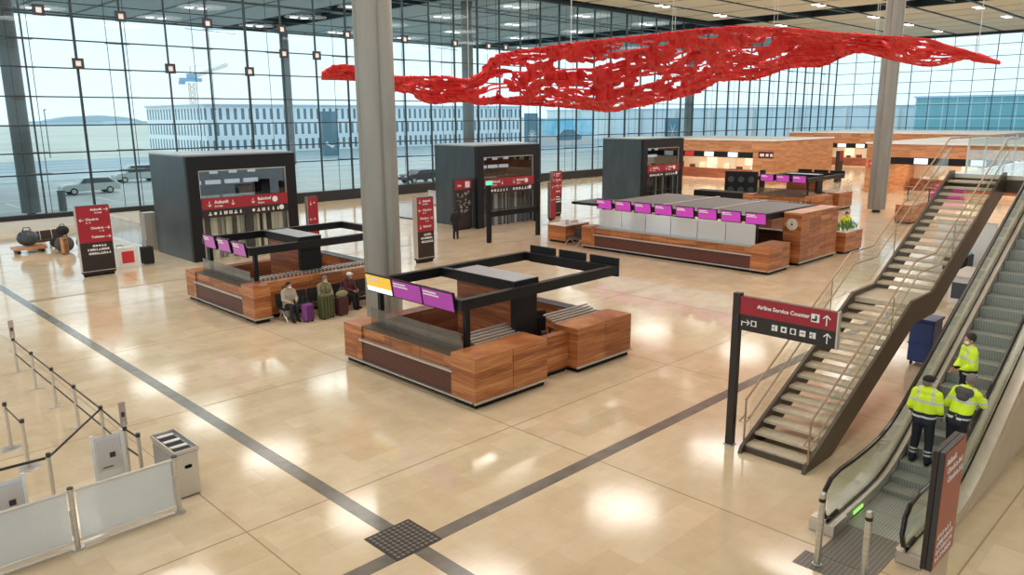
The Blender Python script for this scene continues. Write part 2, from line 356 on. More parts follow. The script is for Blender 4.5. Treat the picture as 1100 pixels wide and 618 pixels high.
def dup(root, loc, label, rotz=None, group=None):
    r = root.copy(); COL.objects.link(r); r.location = loc; r['label'] = label
    if rotz is not None: r.rotation_euler = (0, 0, rotz)
    if group: r['group'] = group
    for ch in list(root.children):
        c = ch.copy(); COL.objects.link(c); c.parent = r
        for g in list(ch.children):
            d = g.copy(); COL.objects.link(d); d.parent = c
    return r
ORD = ['first', 'second', 'third', 'fourth', 'fifth', 'sixth', 'seventh', 'eighth', 'ninth', 'tenth', 'eleventh', 'twelfth']
def XZ(x, z, y):   # text plane facing -Y (reads along +X)
    return Matrix.Translation((x, y, z)) @ Matrix.Rotation(PI / 2, 4, 'X')
def NYZ(x, y, z):  # text plane facing -X (reads along -Y)
    return Matrix.Translation((x, y, z)) @ Matrix.Rotation(-PI / 2, 4, 'Z') @ Matrix.Rotation(PI / 2, 4, 'X')
def arrow(mb, x, z, y, s, kind):
    """arrow in the XZ plane at y (thin)"""
    a = {'r': 0, 'u': PI / 2, 'l': PI, 'd': -PI / 2}[kind]; R = Matrix.Translation((x, y, z)) @ Matrix.Rotation(-a, 4, 'Y')
    t = .11 * s
    mb.box(-.5 * s, -.003, -t / 2, .42 * s, .003, t / 2, R)
    for sg in (1, -1):
        q = R @ Matrix.Translation((.5 * s, 0, 0)) @ Matrix.Rotation(sg * PI * .25, 4, 'Y')
        mb.box(-.5 * s, -.003, -t / 2, 0, .003, t / 2, q)

# ------------------------------------------------------------------ the setting: floor, ground, roof, glass walls
FY, FX, ZC = 57.0, 135.0, 18.8
fl = struct(MB().box(-25, -45, -.3, FX, FY, 0).build('floor', 'floor'))
b = MB()
b.box(6.68, -20, 0, 6.97, 9.02, .003); b.box(6.68, 9.96, 0, 6.97, FY - .2, .003)
b.box(-10, 9.03, 0, 6.34, 9.33, .003); b.box(7.28, 9.03, 0, 60, 9.33, .003)
struct(b.build('trim_1', 'band'))
b = MB()
for x in (5.08, 11.42, 17.62, 23.9, 30.1, 36.4, 42.6, 48.9, 55.1, 61.4): b.box(x - .012, -20, 0, x + .012, FY - .2, .002)
for y in (-3.6, 2.65, 11.57, 17.83, 24.08, 30.3, 36.5, 42.8, 49): b.box(-10, y - .012, 0, 64, y + .012, .0025)
b.box(6.98, 33.42, 0, 64, 33.56, .003); b.box(7, 33.3, 0, 7.9, 33.68, .0035)
struct(b.build('trim_2', 'joint'))

# ground outside with roads, kerbs, painted bays, dry grass
struct(MB().box(-150, FY + .3, -.3, 420, 118, -.02).build('ground', 'asphalt'))
b = MB(); b.box(-150, 118, -.3, 420, 150, -.02); struct(b.build('ground_road', 'road'))
b = MB(); b.box(FX + .3, -200, -.3, 420, FY + .25, -.02); struct(b.build('ground_side', 'asphalt'))
b = MB(); b.box(-600, 150, -.3, 1500, 1400, -.03); struct(b.build('ground_field', 'grass'))
b = MB()
for i in range(14): b.box(-20 + i * 7, 70, -.02, -19.8 + i * 7, 75.5, -.012)
for y in (68.5, 77.5, 86, 95, 101.5): b.box(-60, y, -.02, 160, y + .25, -.012)
b.box(-60, 61.8, -.02, 160, 62.1, .10); b.box(-60, 98.5, -.02, 160, 98.8, .1); b.box(-100, 112, -.02, 180, 112.4, .1)
for y in (124, 132, 141): b.box(-150, y, -.02, 300, y + .4, -.012)
struct(b.build('trim_3', 'whitepaint'))

# roof: slatted panels between beams, open strips, continued outside as the canopy roof
def roof(name, xs, ys, m, skip):
    b = MB()
    for i in range(len(xs) - 1):
        if skip(i, xs): continue
        for j in range(len(ys) - 1):
            b.box(xs[i] + .24, ys[j] + .3, ZC, xs[i + 1] - .24, ys[j + 1] - .3, ZC + .12)
    return struct(b.build(name, m))
XE = [95 + s for s in (-3.1,)]
xs = sorted([91.9 - 6.2 * k for k in range(20)] + [98.1 + 6.15 * k for k in range(7)])
ys_in = [57.0 - .6, 51.6] + [45.5 - 6.1 * k for k in range(15)]; ys_in = sorted(ys_in)
ys_out = [57.6, 69.4, 81.4, 93.4, 104.6]
opn = lambda i, q: (abs(q[i] - 91.9) < .2) or (abs(q[i] - (91.9 - 43.4)) < .2) or (abs(q[i] - 4.9) < .3)
roof('ceiling', xs, ys_in, 'panel', opn)
roof('ceiling_canopy', xs, ys_out, 'panelout', opn)
b = MB(); b.box(-30, -45, ZC + 1.1, FX, 105, ZC + 1.5); struct(b.build('roof', 'ceilback'))
b = MB()
for y in ys_in[:-1] + ys_out: b.box(-30, y - .12, ZC - .05, FX, y + .12, ZC + 1.1)
for x in xs: b.box(x - .10, -45, ZC + .02, x + .10, 105, ZC + .7)
struct(b.build('roof_beam', 'mullion')); b = MB()
for x0 in (91.9, 48.5, 5.1):
    for k in range(26):
        y = -40 + k * 6.0; b.cyl((x0, y, ZC + .2), (x0 + 6.2, y + 3, ZC + .8), .06, seg=6); b.cyl((x0 + 6.2, y + 3, ZC + .2), (x0, y + 6, ZC + .8), .06, seg=6)
struct(b.build('roof_truss', 'truss'))
b = MB(); b.box(-30, 104.6, ZC - .1, FX, 105.2, ZC + 1.5); struct(b.build('roof_edge', 'columnout'))

# glass walls: mullions, transoms, cable ladders, panes, sill
TR = [3.36, 4.73, 6.47, 8.28, 10.1, 11.85, 13.5, 15.3, 17.0]
def glass_wall(name, along, c, a0, a1, step, phase, out):
    root = empty_struct(name)
    P = (lambda a, d, z: (a, c + d, z)) if along == 'x' else (lambda a, d, z: (c + d, a, z))
    fr = MB(); thin = MB(); k = 0; a = phase
    while a > a0: a -= step
    a += step; i = 0
    while a < a1:
        w = (.062 if round((a - phase) / step) % 4 == 0 else .035) * (1 if along == 'x' else .7)
        p, q = P(a - w, -.10, 0), P(a + w, .10, ZC); fr.box(*p, *q)
        if along == 'x' and round((a - phase) / step) % 2 == 1:
            for da in (-.62, .62):
                p, q = P(a + da, out * 1.1, 0), P(a + da, out * 1.1, ZC - .3); thin.cyl(p, q, .022, seg=6)
            for z in TR:
                p, q = P(a - .75, out * .1, z), P(a + .75, out * 1.15, z + .05); thin.box(*p, *q)
        a += step
    for z in TR:
        p, q = P(a0, -.07, z - .04), P(a1, .07, z + .04); fr.box(*p, *q)
    p, q = P(a0, -.15, ZC - .42), P(a1, .15, ZC); fr.box(*p, *q)
    fr.build('window_frame', 'mullion', root); thin.build('cable_ladder', 'mullion', root)
    pn = MB(); pn.quad(P(a0, 0, .85), P(a1, 0, .85), P(a1, 0, ZC), P(a0, 0, ZC)); pn.build('pane', 'glass', root)
    return root, P
w1, P1 = glass_wall('window_1', 'x', FY, -6, FX, 2.95, 16.53, 1)
MB().box(19.3, FY - .3, 0, FX, FY + .2, .85).build('window_sill', 'sill', w1)
b = MB(); b.box(-6, FY - .25, 0, 19.3, FY + .2, .55); b.build('window_sill', 'paleblind', w1); MB().box(-6, FY - .27, .55, 19.3, FY + .2, .85).build('window_sill', 'sill', w1)
w2, P2 = glass_wall('window_2', 'y', FX, -45, FY, 2.95, FY - 2.95 * 4, 1)
MB().box(FX - .2, -45, 0, FX + .2, FY, .85).build('window_sill', 'sill', w2)

# ------------------------------------------------------------------ columns (fluted steel shafts on a 43.75 m grid)
def column(x, y, r, m, label, name='steel_column', grp=None, flutes=True):
    t = thing(name, label, 'column', (x, y, 0), 0, grp)
    n = 96; pts = []
    for i in range(n):
        a = 2 * PI * i / n; k = 1.0
        if flutes: k = 1 - .20 * max(0, math.cos(4 * a + .9)) ** 3
        pts.append((r * k * math.cos(a), r * k * math.sin(a)))
    b = MB(); b.prism(pts, 2, .22, ZC - .05); b.build('shaft', m, t, smooth=False)
    b = MB(); b.cyl((0, 0, 0), (0, 0, .22), r * .45, seg=24); b.build('foot', 'anth', t)
    return t
column(14.42, 20.6, .60, 'column', 'tall grey fluted steel column standing behind the nearer wooden counter')
column(57.25, 20.6, .60, 'column', 'tall grey fluted steel column at the far right, its foot on open floor')
for x, y, l in ((14.4, 64.4, 'thick outdoor column leaning into view at the far left of the glass wall'),
                (57.2, 64.4, 'dark outdoor column seen through the glass behind the red netting, left half'),
                (57.2, 108 - 4.5, 'slim distant outdoor column rising behind the first black lift housing'),
                (100.9, 64.4, 'short outdoor column seen above the third black lift housing')):
    column(x, y, .62, 'columnout', l, flutes=False)

# ------------------------------------------------------------------ ceiling downlight pairs
def make_lamp():
    t = thing('ceiling_light', '', 'ceiling light', (0, 0, ZC))
    for dx in (-.72, .72):
        h = MB().cyl((dx, 0, -.10), (dx, 0, .02), .50, seg=20).build('housing', 'whitepaint', t)
        MB().cyl((dx, 0, -.135), (dx, 0, -.1), .44, seg=20).build('lens', 'lens', h)
    return t
proto = make_lamp(); first = True
LX = [0.5, 13, 25.5, 38, 50.6, 63, 75, 87.2, 103, 115.2, 127.4]; LY = [4.2, 16.1, 28, 39.6, 51.8]
la = bpy.data.lights.new('downlight', 'AREA'); la.shape = 'DISK'; la.size = 2.9; la.energy = LAMP_W; la.color = (1, .955, .89)
lb = bpy.data.lights.new('widened_downlight', 'AREA'); lb.shape = 'DISK'; lb.size = 5.0; lb.energy = LAMP_W * 1.0; lb.color = (1, .955, .89)  # unseen near lamps, discs widened past the fittings to soften floor reflections
lo = bpy.data.lights.new('canopy_downlight', 'AREA'); lo.shape = 'DISK'; lo.size = 1.2; lo.energy = 90; lo.color = (1, .97, .92)
def lamp(x, y, label, ld):
    global first
    if first: o = proto; o.location = (x, y, ZC); o['label'] = label; first = False
    else: o = dup(proto, (x, y, ZC), label)
    o['group'] = 'downlight pairs in the ceiling'
    l = bpy.data.objects.new('lamp', ld); COL.objects.link(l); l.parent = o; l.location = (0, 0, -.16)
for j, y in enumerate(LY):
    for i, x in enumerate(LX):
        if x > 110 and y < 20: continue
        lamp(x, y, 'ceiling downlight pair, %s row out from the left glass wall, %s from the near end' % (ORD[4 - j], ORD[i]), lb if x < 60 else la)
for j, y in enumerate((63.3, 75.4, 87.5, 99)):
    for i, x in enumerate((25.5, 38, 50.6, 63, 75, 88, 101)):
        lamp(x, y, 'downlight pair in the outdoor canopy, %s row beyond the glass, %s from the left' % (ORD[j], ORD[i]), lo)

# ------------------------------------------------------------------ small square lamps on the glass wall
fp = None
nodes = []
for k, (x, z) in enumerate([(16.5, 10.4), (22.4, 10.3), (28.3, 10.3)]): nodes.append((x, z, '%s from the left in the lower row of square glass-wall lamps' % ORD[k]))
for k, x in enumerate((14.6, 19.45, 25.35, 31.2, 37.1, 43.0, 48.8, 53.1, 55.4)): nodes.append((x, 13.55, '%s from the left in the upper row of square glass-wall lamps' % ORD[k]))
for k, x in enumerate((31.25, 34.15)): nodes.append((x, 11.75, '%s of two square glass-wall lamps between the rows, left of the tall column' % ['left', 'right'][k]))
for x, z, l in nodes:
    if fp is None:
        fp = thing('wall_lamp', l, 'lamp', (x, FY - .32, z), 0, 'square lamps on the glass wall')
        b = MB(); s = .33
        b.box(-s, -.1, -s, s, .1, -s + .16); b.box(-s, -.1, s - .16, s, .1, s); b.box(-s, -.1, -s + .16, -s + .16, .1, s - .16); b.box(s - .16, -.1, -s + .16, s, .1, s - .16)
        b.box(-.05, .1, -.05, .05, .3, .05)
        b.build('lamp_frame', 'anth', fp)
        b = MB(); b.box(-.17, -.05, -.17, .17, .05, .17); b.build('lamp_glass', mat('lamp_face', (.75, .66, .62), .4, emit=(.9, .75, .7), es=.25), fp)
    else: dup(fp, (x, FY - .32, z), l)

# ------------------------------------------------------------------ red netting hung under the roof
from mathutils import noise as NZ
NET = [((18.32, 30.05, 8.76), (19.39, 31.84, 8.58)), ((18.83, 29.95, 9.08), (20.21, 32.21, 8.61)), ((19.31, 29.8, 9.12), (21.02, 32.5, 8.62)), ((19.78, 29.64, 9.07), (21.81, 32.74, 8.63)), ((20.24, 29.45, 8.91), (22.59, 32.93, 8.61)), ((20.7, 29.27, 8.78), (23.36, 33.07, 8.53)), ((21.17, 29.08, 8.67), (24.12, 33.17, 8.42)), ((21.66, 28.89, 8.64), (24.88, 33.23, 8.32)), ((22.16, 28.71, 8.67), (25.63, 33.26, 8.11)), ((22.66, 28.52, 8.68), (26.32, 33.21, 7.63)), ((23.16, 28.33, 8.69), (27.08, 33.19, 7.54)), ((23.66, 28.12, 8.69), (27.87, 33.17, 7.64)), ((24.15, 27.9, 8.6), (28.64, 33.12, 7.68)), ((24.65, 27.68, 8.56), (29.4, 33.03, 7.67)), ((25.2, 27.49, 8.8), (30.15, 32.92, 7.64)), ((25.83, 27.37, 9.54), (30.9, 32.78, 7.6)), ((26.39, 27.18, 9.82), (31.64, 32.62, 7.56)), ((26.91, 26.95, 9.92), (32.38, 32.44, 7.53)), ((27.44, 26.7, 9.99), (33.11, 32.23, 7.5)), ((27.96, 26.46, 10.08), (33.83, 32.0, 7.47)), ((28.49, 26.2, 10.17), (34.54, 31.75, 7.43)), ((29.01, 25.94, 10.26), (35.25, 31.48, 7.4)), ((29.54, 25.67, 10.33), (35.93, 31.18, 7.33)), ((30.06, 25.4, 10.41), (36.61, 30.86, 7.26)), ((30.58, 25.11, 10.48), (37.27, 30.52, 7.19)), ((31.09, 24.82, 10.56), (37.92, 30.17, 7.1)), ((31.61, 24.52, 10.62), (38.58, 29.81, 7.13)), ((32.12, 24.22, 10.69), (39.23, 29.44, 7.27)), ((32.62, 23.91, 10.75), (39.87, 29.06, 7.4)), ((33.13, 23.59, 10.81), (40.5, 28.67, 7.53)), ((33.63, 23.26, 10.89), (41.11, 28.26, 7.7)), ((34.12, 22.93, 10.96), (41.7, 27.83, 7.86)), ((34.62, 22.59, 11.03), (42.27, 27.39, 8.0)), ((35.11, 22.25, 11.1), (42.83, 26.94, 8.16)), ((35.59, 21.9, 11.16), (43.39, 26.5, 8.52)), ((36.06, 21.54, 11.2), (43.94, 26.06, 8.91)), ((36.53, 21.18, 11.25), (44.42, 25.55, 8.97)), ((36.98, 20.8, 11.27), (44.86, 25.03, 8.98)), ((37.43, 20.42, 11.25), (45.28, 24.49, 8.97)), ((37.87, 20.03, 11.23), (45.7, 23.96, 9.14)), ((38.29, 19.64, 11.2), (46.11, 23.44, 9.37)), ((38.72, 19.24, 11.18), (46.49, 22.91, 9.6)), ((39.13, 18.83, 11.15), (46.82, 22.35, 9.7)), ((39.53, 18.42, 11.1), (47.11, 21.77, 9.71)), ((39.93, 18.0, 11.04), (47.36, 21.18, 9.69)), ((40.31, 17.58, 10.98), (47.63, 20.62, 9.9)), ((40.69, 17.16, 10.92), (47.88, 20.07, 10.23)), ((41.06, 16.74, 10.87), (48.08, 19.5, 10.44)), ((41.42, 16.31, 10.82), (48.22, 18.89, 10.42)), ((41.77, 15.88, 10.77), (48.29, 18.25, 10.23)), ((42.12, 15.45, 10.73), (48.32, 17.61, 10.04)), ((42.45, 15.02, 10.7), (48.33, 16.97, 9.85)), ((42.78, 14.59, 10.66), (48.29, 16.33, 9.69)), ((43.09, 14.15, 10.6), (48.22, 15.68, 9.53)), ((43.38, 13.71, 10.52), (48.12, 15.05, 9.45)), ((43.65, 13.25, 10.28), (47.99, 14.45, 9.53)), ((43.91, 12.79, 10.11), (47.82, 13.85, 9.66)), ((44.16, 12.33, 9.94), (47.59, 13.25, 9.78)), ((44.4, 11.87, 9.75), (47.25, 12.61, 9.71)), ((44.63, 11.41, 9.54), (46.8, 11.96, 9.58)), ((44.85, 10.95, 9.35), (46.14, 11.26, 9.35))]
def net():
    nu, nv = 420, 56; N = len(NET) - 1; bm = bmesh.new(); g = []
    for i in range(nu + 1):
        s = i / nu * N; k = min(int(s), N - 1); f = s - k
        A = Vector(NET[k][0]).lerp(Vector(NET[k + 1][0]), f); B = Vector(NET[k][1]).lerp(Vector(NET[k + 1][1]), f)
        row = []
        for j in range(nv + 1):
            v = j / nv; p = A.lerp(B, v); e = math.sin(PI * v)
            n1 = NZ.noise(Vector((i * .045, v * 3.2, 1.3))); n2 = NZ.noise(Vector((i * .16, v * 7, 5.1))); n3 = NZ.noise(Vector((i * .5, v * 16, 9.)))
            w = min(1.0, (B - A).length / 7)
            p = p + Vector((n2 * .3, n3 * .25, (n1 * .9 + n2 * .3) * e + n3 * .10)) * w
            row.append(bm.verts.new(p))
        g.append(row)
    for i in range(nu):
        u = i / nu
        for j in range(nv):
            v = (j + .5) / nv
            edge = min(v, 1 - v)
            # long slits drawn along the sheet, and a finer scatter of small openings
            q = NZ.noise(Vector((u * 15 - v * 2.6, v * 12, 2.2))); q2 = NZ.noise(Vector((u * 60, v * 24, 7.7)))
            mid = math.exp(-((u - .38) / .19) ** 2) * .31 + math.exp(-((u - .66) / .12) ** 2) * .20 + math.exp(-((u - .90) / .05) ** 2) * .32 + math.exp(-((u - .15) / .03) ** 2) * .25
            thr = .55 - mid
            if edge > .07 and q > thr + max(0, v - .60) * 1.3: continue
            if edge > .05 and q2 > .50 - mid * .45: continue
            try: bm.faces.new((g[i][j], g[i + 1][j], g[i + 1][j + 1], g[i][j + 1]))
            except ValueError: pass
    bmesh.ops.delete(bm, geom=[v for v in bm.verts if not v.link_faces], context='VERTS')
    root = thing('hanging_netting', 'vast red ragged netting hung in waves under the hall roof', 'hanging netting', (45, 35, 8))
    me = bpy.data.meshes.new('net_sheet'); bm.to_mesh(me); bm.free(); o = bpy.data.objects.new('net_sheet', me); COL.objects.link(o)
    me.transform(Matrix.Translation((-45, -35, -8))); me.materials.append(M['net']); o.parent = root
    so = o.modifiers.new('thick', 'SOLIDIFY'); so.thickness = .045; so.offset = 0
    # bunched ropes running along the sheet
    b = MB()
    for v0, sd in ((.02, 1), (.98, 2), (.16, 3), (.36, 4), (.52, 5), (.66, 6), (.84, 7)):
        pts = []
        for i in range(0, nu + 1, 5):
            s = i / nu * N; k = min(int(s), N - 1); f = s - k
            A = Vector(NET[k][0]).lerp(Vector(NET[k + 1][0]), f); B = Vector(NET[k][1]).lerp(Vector(NET[k + 1][1]), f)
            v = min(.99, max(.01, v0 + .05 * NZ.noise(Vector((i * .04, sd, 0))))) 
            pts.append(A.lerp(B, v) + Vector((-45, -35, -8 + .12 * NZ.noise(Vector((i * .2, sd, 3))))))
        b.tube(pts, .05, 6)
    b.build('rope', 'net', root)
    b = MB()
    for i in range(4, N, 9):
        for q in (0, 1):
            p = Vector(NET[i][q]) - Vector((45, 35, 8)); b.cyl(p, (p.x, p.y, ZC - 8), .012, seg=5)
    b.build('suspension_cable', 'steelsat', root)
net()

# ------------------------------------------------------------------ black lift housings
def icons(b, x0, z, y, n, s, step, seed):
    """row of small pictogram marks in the XZ plane"""
    R = random.Random(seed)
    for i in range(n):
        x = x0 + i * step; k = R.randint(0, 3)
        if k == 0: b.cyl((x, y - .004, z + s * .32), (x, y + .004, z + s * .32), s * .16, seg=10); b.box(x - s * .2, y - .004, z - s * .4, x + s * .2, y + .004, z + .12 * s)
        elif k == 1: b.box(x - s * .4, y - .004, z - s * .4, x + s * .4, y + .004, z - s * .1); b.box(x - s * .15, y - .004, z, x + s * .15, y + .004, z + s * .4)
        elif k == 2: b.cyl((x, y - .004, z), (x, y + .004, z), s * .38, seg=14)
        else: b.box(x - s * .4, y - .004, z - s * .4, x - s * .1, y + .004, z + s * .4); b.box(x + s * .05, y - .004, z - s * .4, x + s * .4, y + .004, z + s * .4)
def housing(x, y, w, d, label, light=True, seed=1, mirror=False):
    t = thing('lift_housing', label, 'lift housing', (x, y, 0)); h = 5.08
    MB().box(0, .25, 0, .10, d, h).build('side_wall', 'slate', t); MB().box(w - .1, .25, 0, w, d, h).build('side_wall', 'slate', t)
    b = MB(); b.box(.1, d - .1, 3.05, w - .1, d, h); b.build('back_wall', 'anth', t)
    MB().box(0, .25, h, w, d, h + .08).build('roof', 'greymetal', t)
    b = MB(); b.box(0, 0, 0, .55, .25, h); b.box(w - .55, 0, 0, w, .25, h); b.box(.55, 0, 4.40, w - .55, .25, h); b.build('front_frame', 'black', t)
    b = MB(); f = .05
    b.box(.55, .05, 0, .60, .12, 4.40); b.box(w - .6, .05, 0, w - .55, .12, 4.40); b.box(.6, .05, 4.35, w - .6, .12, 4.40); b.build('steel_trim', 'steelsat', t)
    MB().quad((.6, .13, 2.95), (w - .6, .13, 2.95), (w - .6, .13, 4.35), (.6, .13, 4.35)).build('upper_glass', 'liftglass', t)
    # dark wall and added glowing boxes for the bluish screens behind the glass
    b = MB(); b.box(.7, d * .55, 2.95, w - .7, d * .6, 4.3); b.build('inner_wall', 'blackmatte', t)
    b = MB()
    for k in range(4):
        xx = .8 + k * (w - 1.6) / 4; b.box(xx, d * .45, 3.55, xx + (w - 1.6) / 4 - .3, d * .5, 3.75)
        b.box(xx + .1, d * .4, 4.1, xx + .5, d * .42, 4.25)
    b.build('inner_screen', 'screenwhite', t)
    r1 = MB(); r1.box(.58, -.03, 2.52, w - .58, .05, 3.06); r1.box(w / 2 - .015, -.034, 2.5, w / 2 + .015, .05, 3.08); sg = r1.build('red_sign', 'red', t)
    for q, x0 in enumerate((.85, w / 2 + .25)):
        b = MB(); arrow(b, x0 + .1, 2.78, -.034, .26, 'd'); b.build('arrow', 'white', sg)
        b = MB(); b.text('Ankunft' if q == 0 else 'Bahnhof', .22, XZ(x0 + .35, 2.78, -.034)); b.build('lettering', 'white', sg)
        b = MB(); b.text('Arrivals' if q == 0 else 'Station', .13, XZ(x0 + .35, 2.61, -.034)); b.build('lettering', 'white', sg)
    b = MB(); arrow(b, 2.1 * w / 5.6, 2.78, -.034, .24, 'd'); b.build('arrow', 'white', sg)
    MB().cyl((w - 1.3, -.04, 2.78), (w - 1.3, -.03, 2.78), .15, seg=16).build('round_symbol', 'white', sg)
    s2 = MB(); s2.box(.58, -.02, 2.10, w - .58, .05, 2.50); s2 = s2.build('pictogram_panel', 'signdark', t)
    ic = MB(); icons(ic, .95, 2.3, -.024, 7, .2, .26, seed); ic.build('pictogram', 'white', s2); ic = MB(); icons(ic, w / 2 + .35, 2.3, -.024, 6, .2, .27, seed + 3); ic.build('pictogram', 'white', s2); MB().cyl((w - .95, -.03, 2.33), (w - .95, -.02, 2.33), .13, seg=14).build('round_symbol', 'white', s2)
    # glazed lift fronts below: pale and dark upright panels
    R = random.Random(seed); xx = .62; bl = {'cream': MB(), 'mid': MB(), 'anth': MB(), 'clearstrip': MB()}
    while xx < w - .7:
        ww = R.choice((.12, .16, .22, .3)); k = R.choice(('cream', 'cream', 'mid', 'anth') if light else ('mid', 'anth', 'anth', 'anth'))
        bl[k].box(xx, .32 + R.random() * .25, 0, min(xx + ww, w - .62), .62, 2.08); xx += ww
    for k, q in bl.items():
        if k != 'clearstrip' and len(q.bm.verts): q.build('lift_panel', k, t)
    MB().quad((.6, .2, 0), (w - .6, .2, 0), (w - .6, .2, 2.08), (.6, .2, 2.08)).build('lower_glass', 'clear', t)
    b = MB(); b.box(w / 2 - .04, .16, 0, w / 2 + .04, .24, 2.1); b.box(.6, .17, 1.0, w - .6, .22, 1.08); b.build('door_frame', 'anth', t)
    return t
housing(14.86, 36.9, 5.7, 4.6, 'nearest black lift housing with red sign band, behind the left wooden counter', True, 4)
housing(32.05, 35.35, 5.6, 4.1, 'middle black lift housing with a dark information pylon at its left flank', False, 8)
housing(49.3, 35.3, 5.5, 4.0, 'furthest black lift housing, above the long row of purple screens', False, 12)

# ------------------------------------------------------------------ information pylons
def pylon(x, y, w, label, h=3.15, th=.22, redh=.52, rows=None, m='red', name='information_pylon', rotz=0):
    t = thing(name, label, 'information sign', (x, y, 0), rotz)
    MB().box(.06, .04, 0, w - .06, th - .04, .12).build('plinth', 'blackmatte', t)
    MB().box(0, 0, .12, w, th, h).build('body', 'signdark', t, bevel=.008)
    MB().box(-.02, -.012, .22, w + .02, th + .012, .25).build('foot_rail', 'steelsat', t)
    zr = h * (1 - redh)
    MB().box(.02, -.014, zr, w, 0, h - .02).build('red_face', m, t)
    MB().box(-.012, -.016, .25, .012, th, h).build('edge_strip', 'steelsat', t)
    y_ = -.018
    for (txt, sub, side, ar, zz) in rows or ():
        z = zr + (h - zr) * zz; tx = MB()
        if side == 'r':
            arrow(tx, w - .16, z + .03, y_, .19, ar); tx.text(txt, .145, XZ(w - .32, z, y_), 'RIGHT'); 
            if sub: tx.text(sub, .10, XZ(w - .32, z - .13, y_), 'RIGHT')
        else:
            arrow(tx, .20, z + .03, y_, .19, ar); tx.text(txt, .145, XZ(.36, z, y_))
            if sub: tx.text(sub, .10, XZ(.36, z - .13, y_))
        tx.build('lettering', 'white', t)
    ic = MB()
    for r in range(3): icons(ic, w * (.42 if r == 0 else .24 if r == 1 else .28), zr - .15 - r * .17, y_, 5 if r == 0 else 8, .12, w * .085, r + int(x))
    ic.build('pictogram', 'white', t)
    return t
R1 = [('Ankunft', 'Arrivals', 'r', 'r', .86), ('Check-in', '0 - 4', 'l', 'l', .60), ('Check-in', '5 - 8', 'r', 'r', .36), ('Toiletten', '', 'r', 'r', .12)]
R2 = [('Ankunft', 'Arrivals', 'l', 'd', .86), ('Check-in', '0 - 4', 'l', 'l', .60), ('Check-in', '5 - 8', 'r', 'r', .36), ('Bahnhof', '', 'l', 'd', .12)]
pylon(9.9, 36.95, 1.38, 'tall red and dark information pylon at far left, beside the heap of luggage', rows=R1)
pylon(22.2, 28.8, 1.02, 'red and dark information pylon just right of the tall near column', rows=R2, th=.3)
pylon(39.5, 35.9, 1.02, 'narrow red and dark information pylon between the second lift housing and the long counter', rows=R2)
pylon(20.95, 36.6, .62, 'small dark red sign at the right edge of the nearest lift housing', h=2.75, redh=.9, rows=[('A', '', 'l', 'd', .85), ('B', '', 'l', 'l', .5)])
pylon(37.9, 34.6, .55, 'thin red sign squeezed beside the right frame of the middle lift housing', h=2.6, redh=.95, rows=[('A', '', 'l', 'd', .85), ('B', '', 'l', 'l', .5)])
t = thing('map_pylon', 'dark map pylon with red cap on the left flank of the middle lift housing', 'information sign', (30.55, 35.75, 0))
MB().box(.05, .04, 0, 1.3, .2, .1).build('plinth', 'blackmatte', t); MB().box(0, 0, .1, 1.35, .24, 3.12).build('body', 'signdark', t)
MB().box(0, -.012, 2.5, 1.35, 0, 3.1).build('red_face', 'red', t)
b = MB(); b.text('Info', .2, XZ(.2, 2.68, -.014)); b.box(.82, -.018, 2.6, 1.2, -.012, 2.98); b.build('lettering', 'white', t)
b = MB(); R = random.Random(3)
for k in range(34):
    a, c = R.random() * 1.05 + .12, R.random() * 1.25 + 1.05; b.box(a, -.008, c, a + .04 + R.random() * .14, 0, c + .03 + R.random() * .12)
b.build('map_print', 'mid', t)
# dark sign gantry in front of the middle housing
t = thing('sign_gantry', 'black two-post gantry in front of the middle lift housing', 'sign gantry', (28.72, 30.8, 0))
b = MB(); b.box(0, 0, 0, .2, .2, 3.2); b.build('post', 'blackmatte', t); b = MB(); b.box(3.95, 0, 0, 4.15, .2, 3.2); b.build('post', 'blackmatte', t)
MB().box(.2, .04, 1.42, 3.95, .16, 1.72).build('crossbar', 'blackmatte', t)
b = MB(); b.box(-.1, -.02, 3.2, .3, .1, 3.42); b.build('exit_sign', 'exitgreen', t)

# ------------------------------------------------------------------ wooden service counters with canopy frames
def block(parent, x0, y0, x1, y1, h, joints=(), name='wood_block', m='wood', rail=None):
    b = MB(); b.box(x0, y0, .12, x1, y1, h); o = b.build(name, m, parent, bevel=.006)
    k = MB(); k.box(x0 + .06, y0 + .06, 0, x1 - .06, y1 - .06, .12); k.build('plinth', 'blackmatte', o)
    if joints:
        j = MB()
        for ax, v in joints:
            if ax == 'x': j.box(v - .006, y0 - .002, .12, v + .006, y0 + .01, h)
            else: j.box(x0 - .002, v - .006, .12, x0 + .01, v + .006, h)
        j.build('panel_joint', 'blackmatte', o)
    if rail:
        r = MB(); r.box(x0 - .05, y0 - .05, .14, x1 + .03, y0, .19); r.build('bumper_rail', 'steelsat', o)
    return o
def slats(parent, x0, y0, x1, y1, z0, z1, along='x', n=6):
    b = MB()
    for i in range(n):
        f = i / (n - 1); z = z0 + (z1 - z0) * f
        if along == 'x': y = y0 + (y1 - y0) * f; b.box(x0, y - .035, z - .02, x1, y + .035, z + .02)
        else: x = x0 + (x1 - x0) * f; b.box(x - .04, y0, z0 - .02, x + .04, y1, z0 + .02)
    return b.build('slat_rack', 'steelsat', parent)
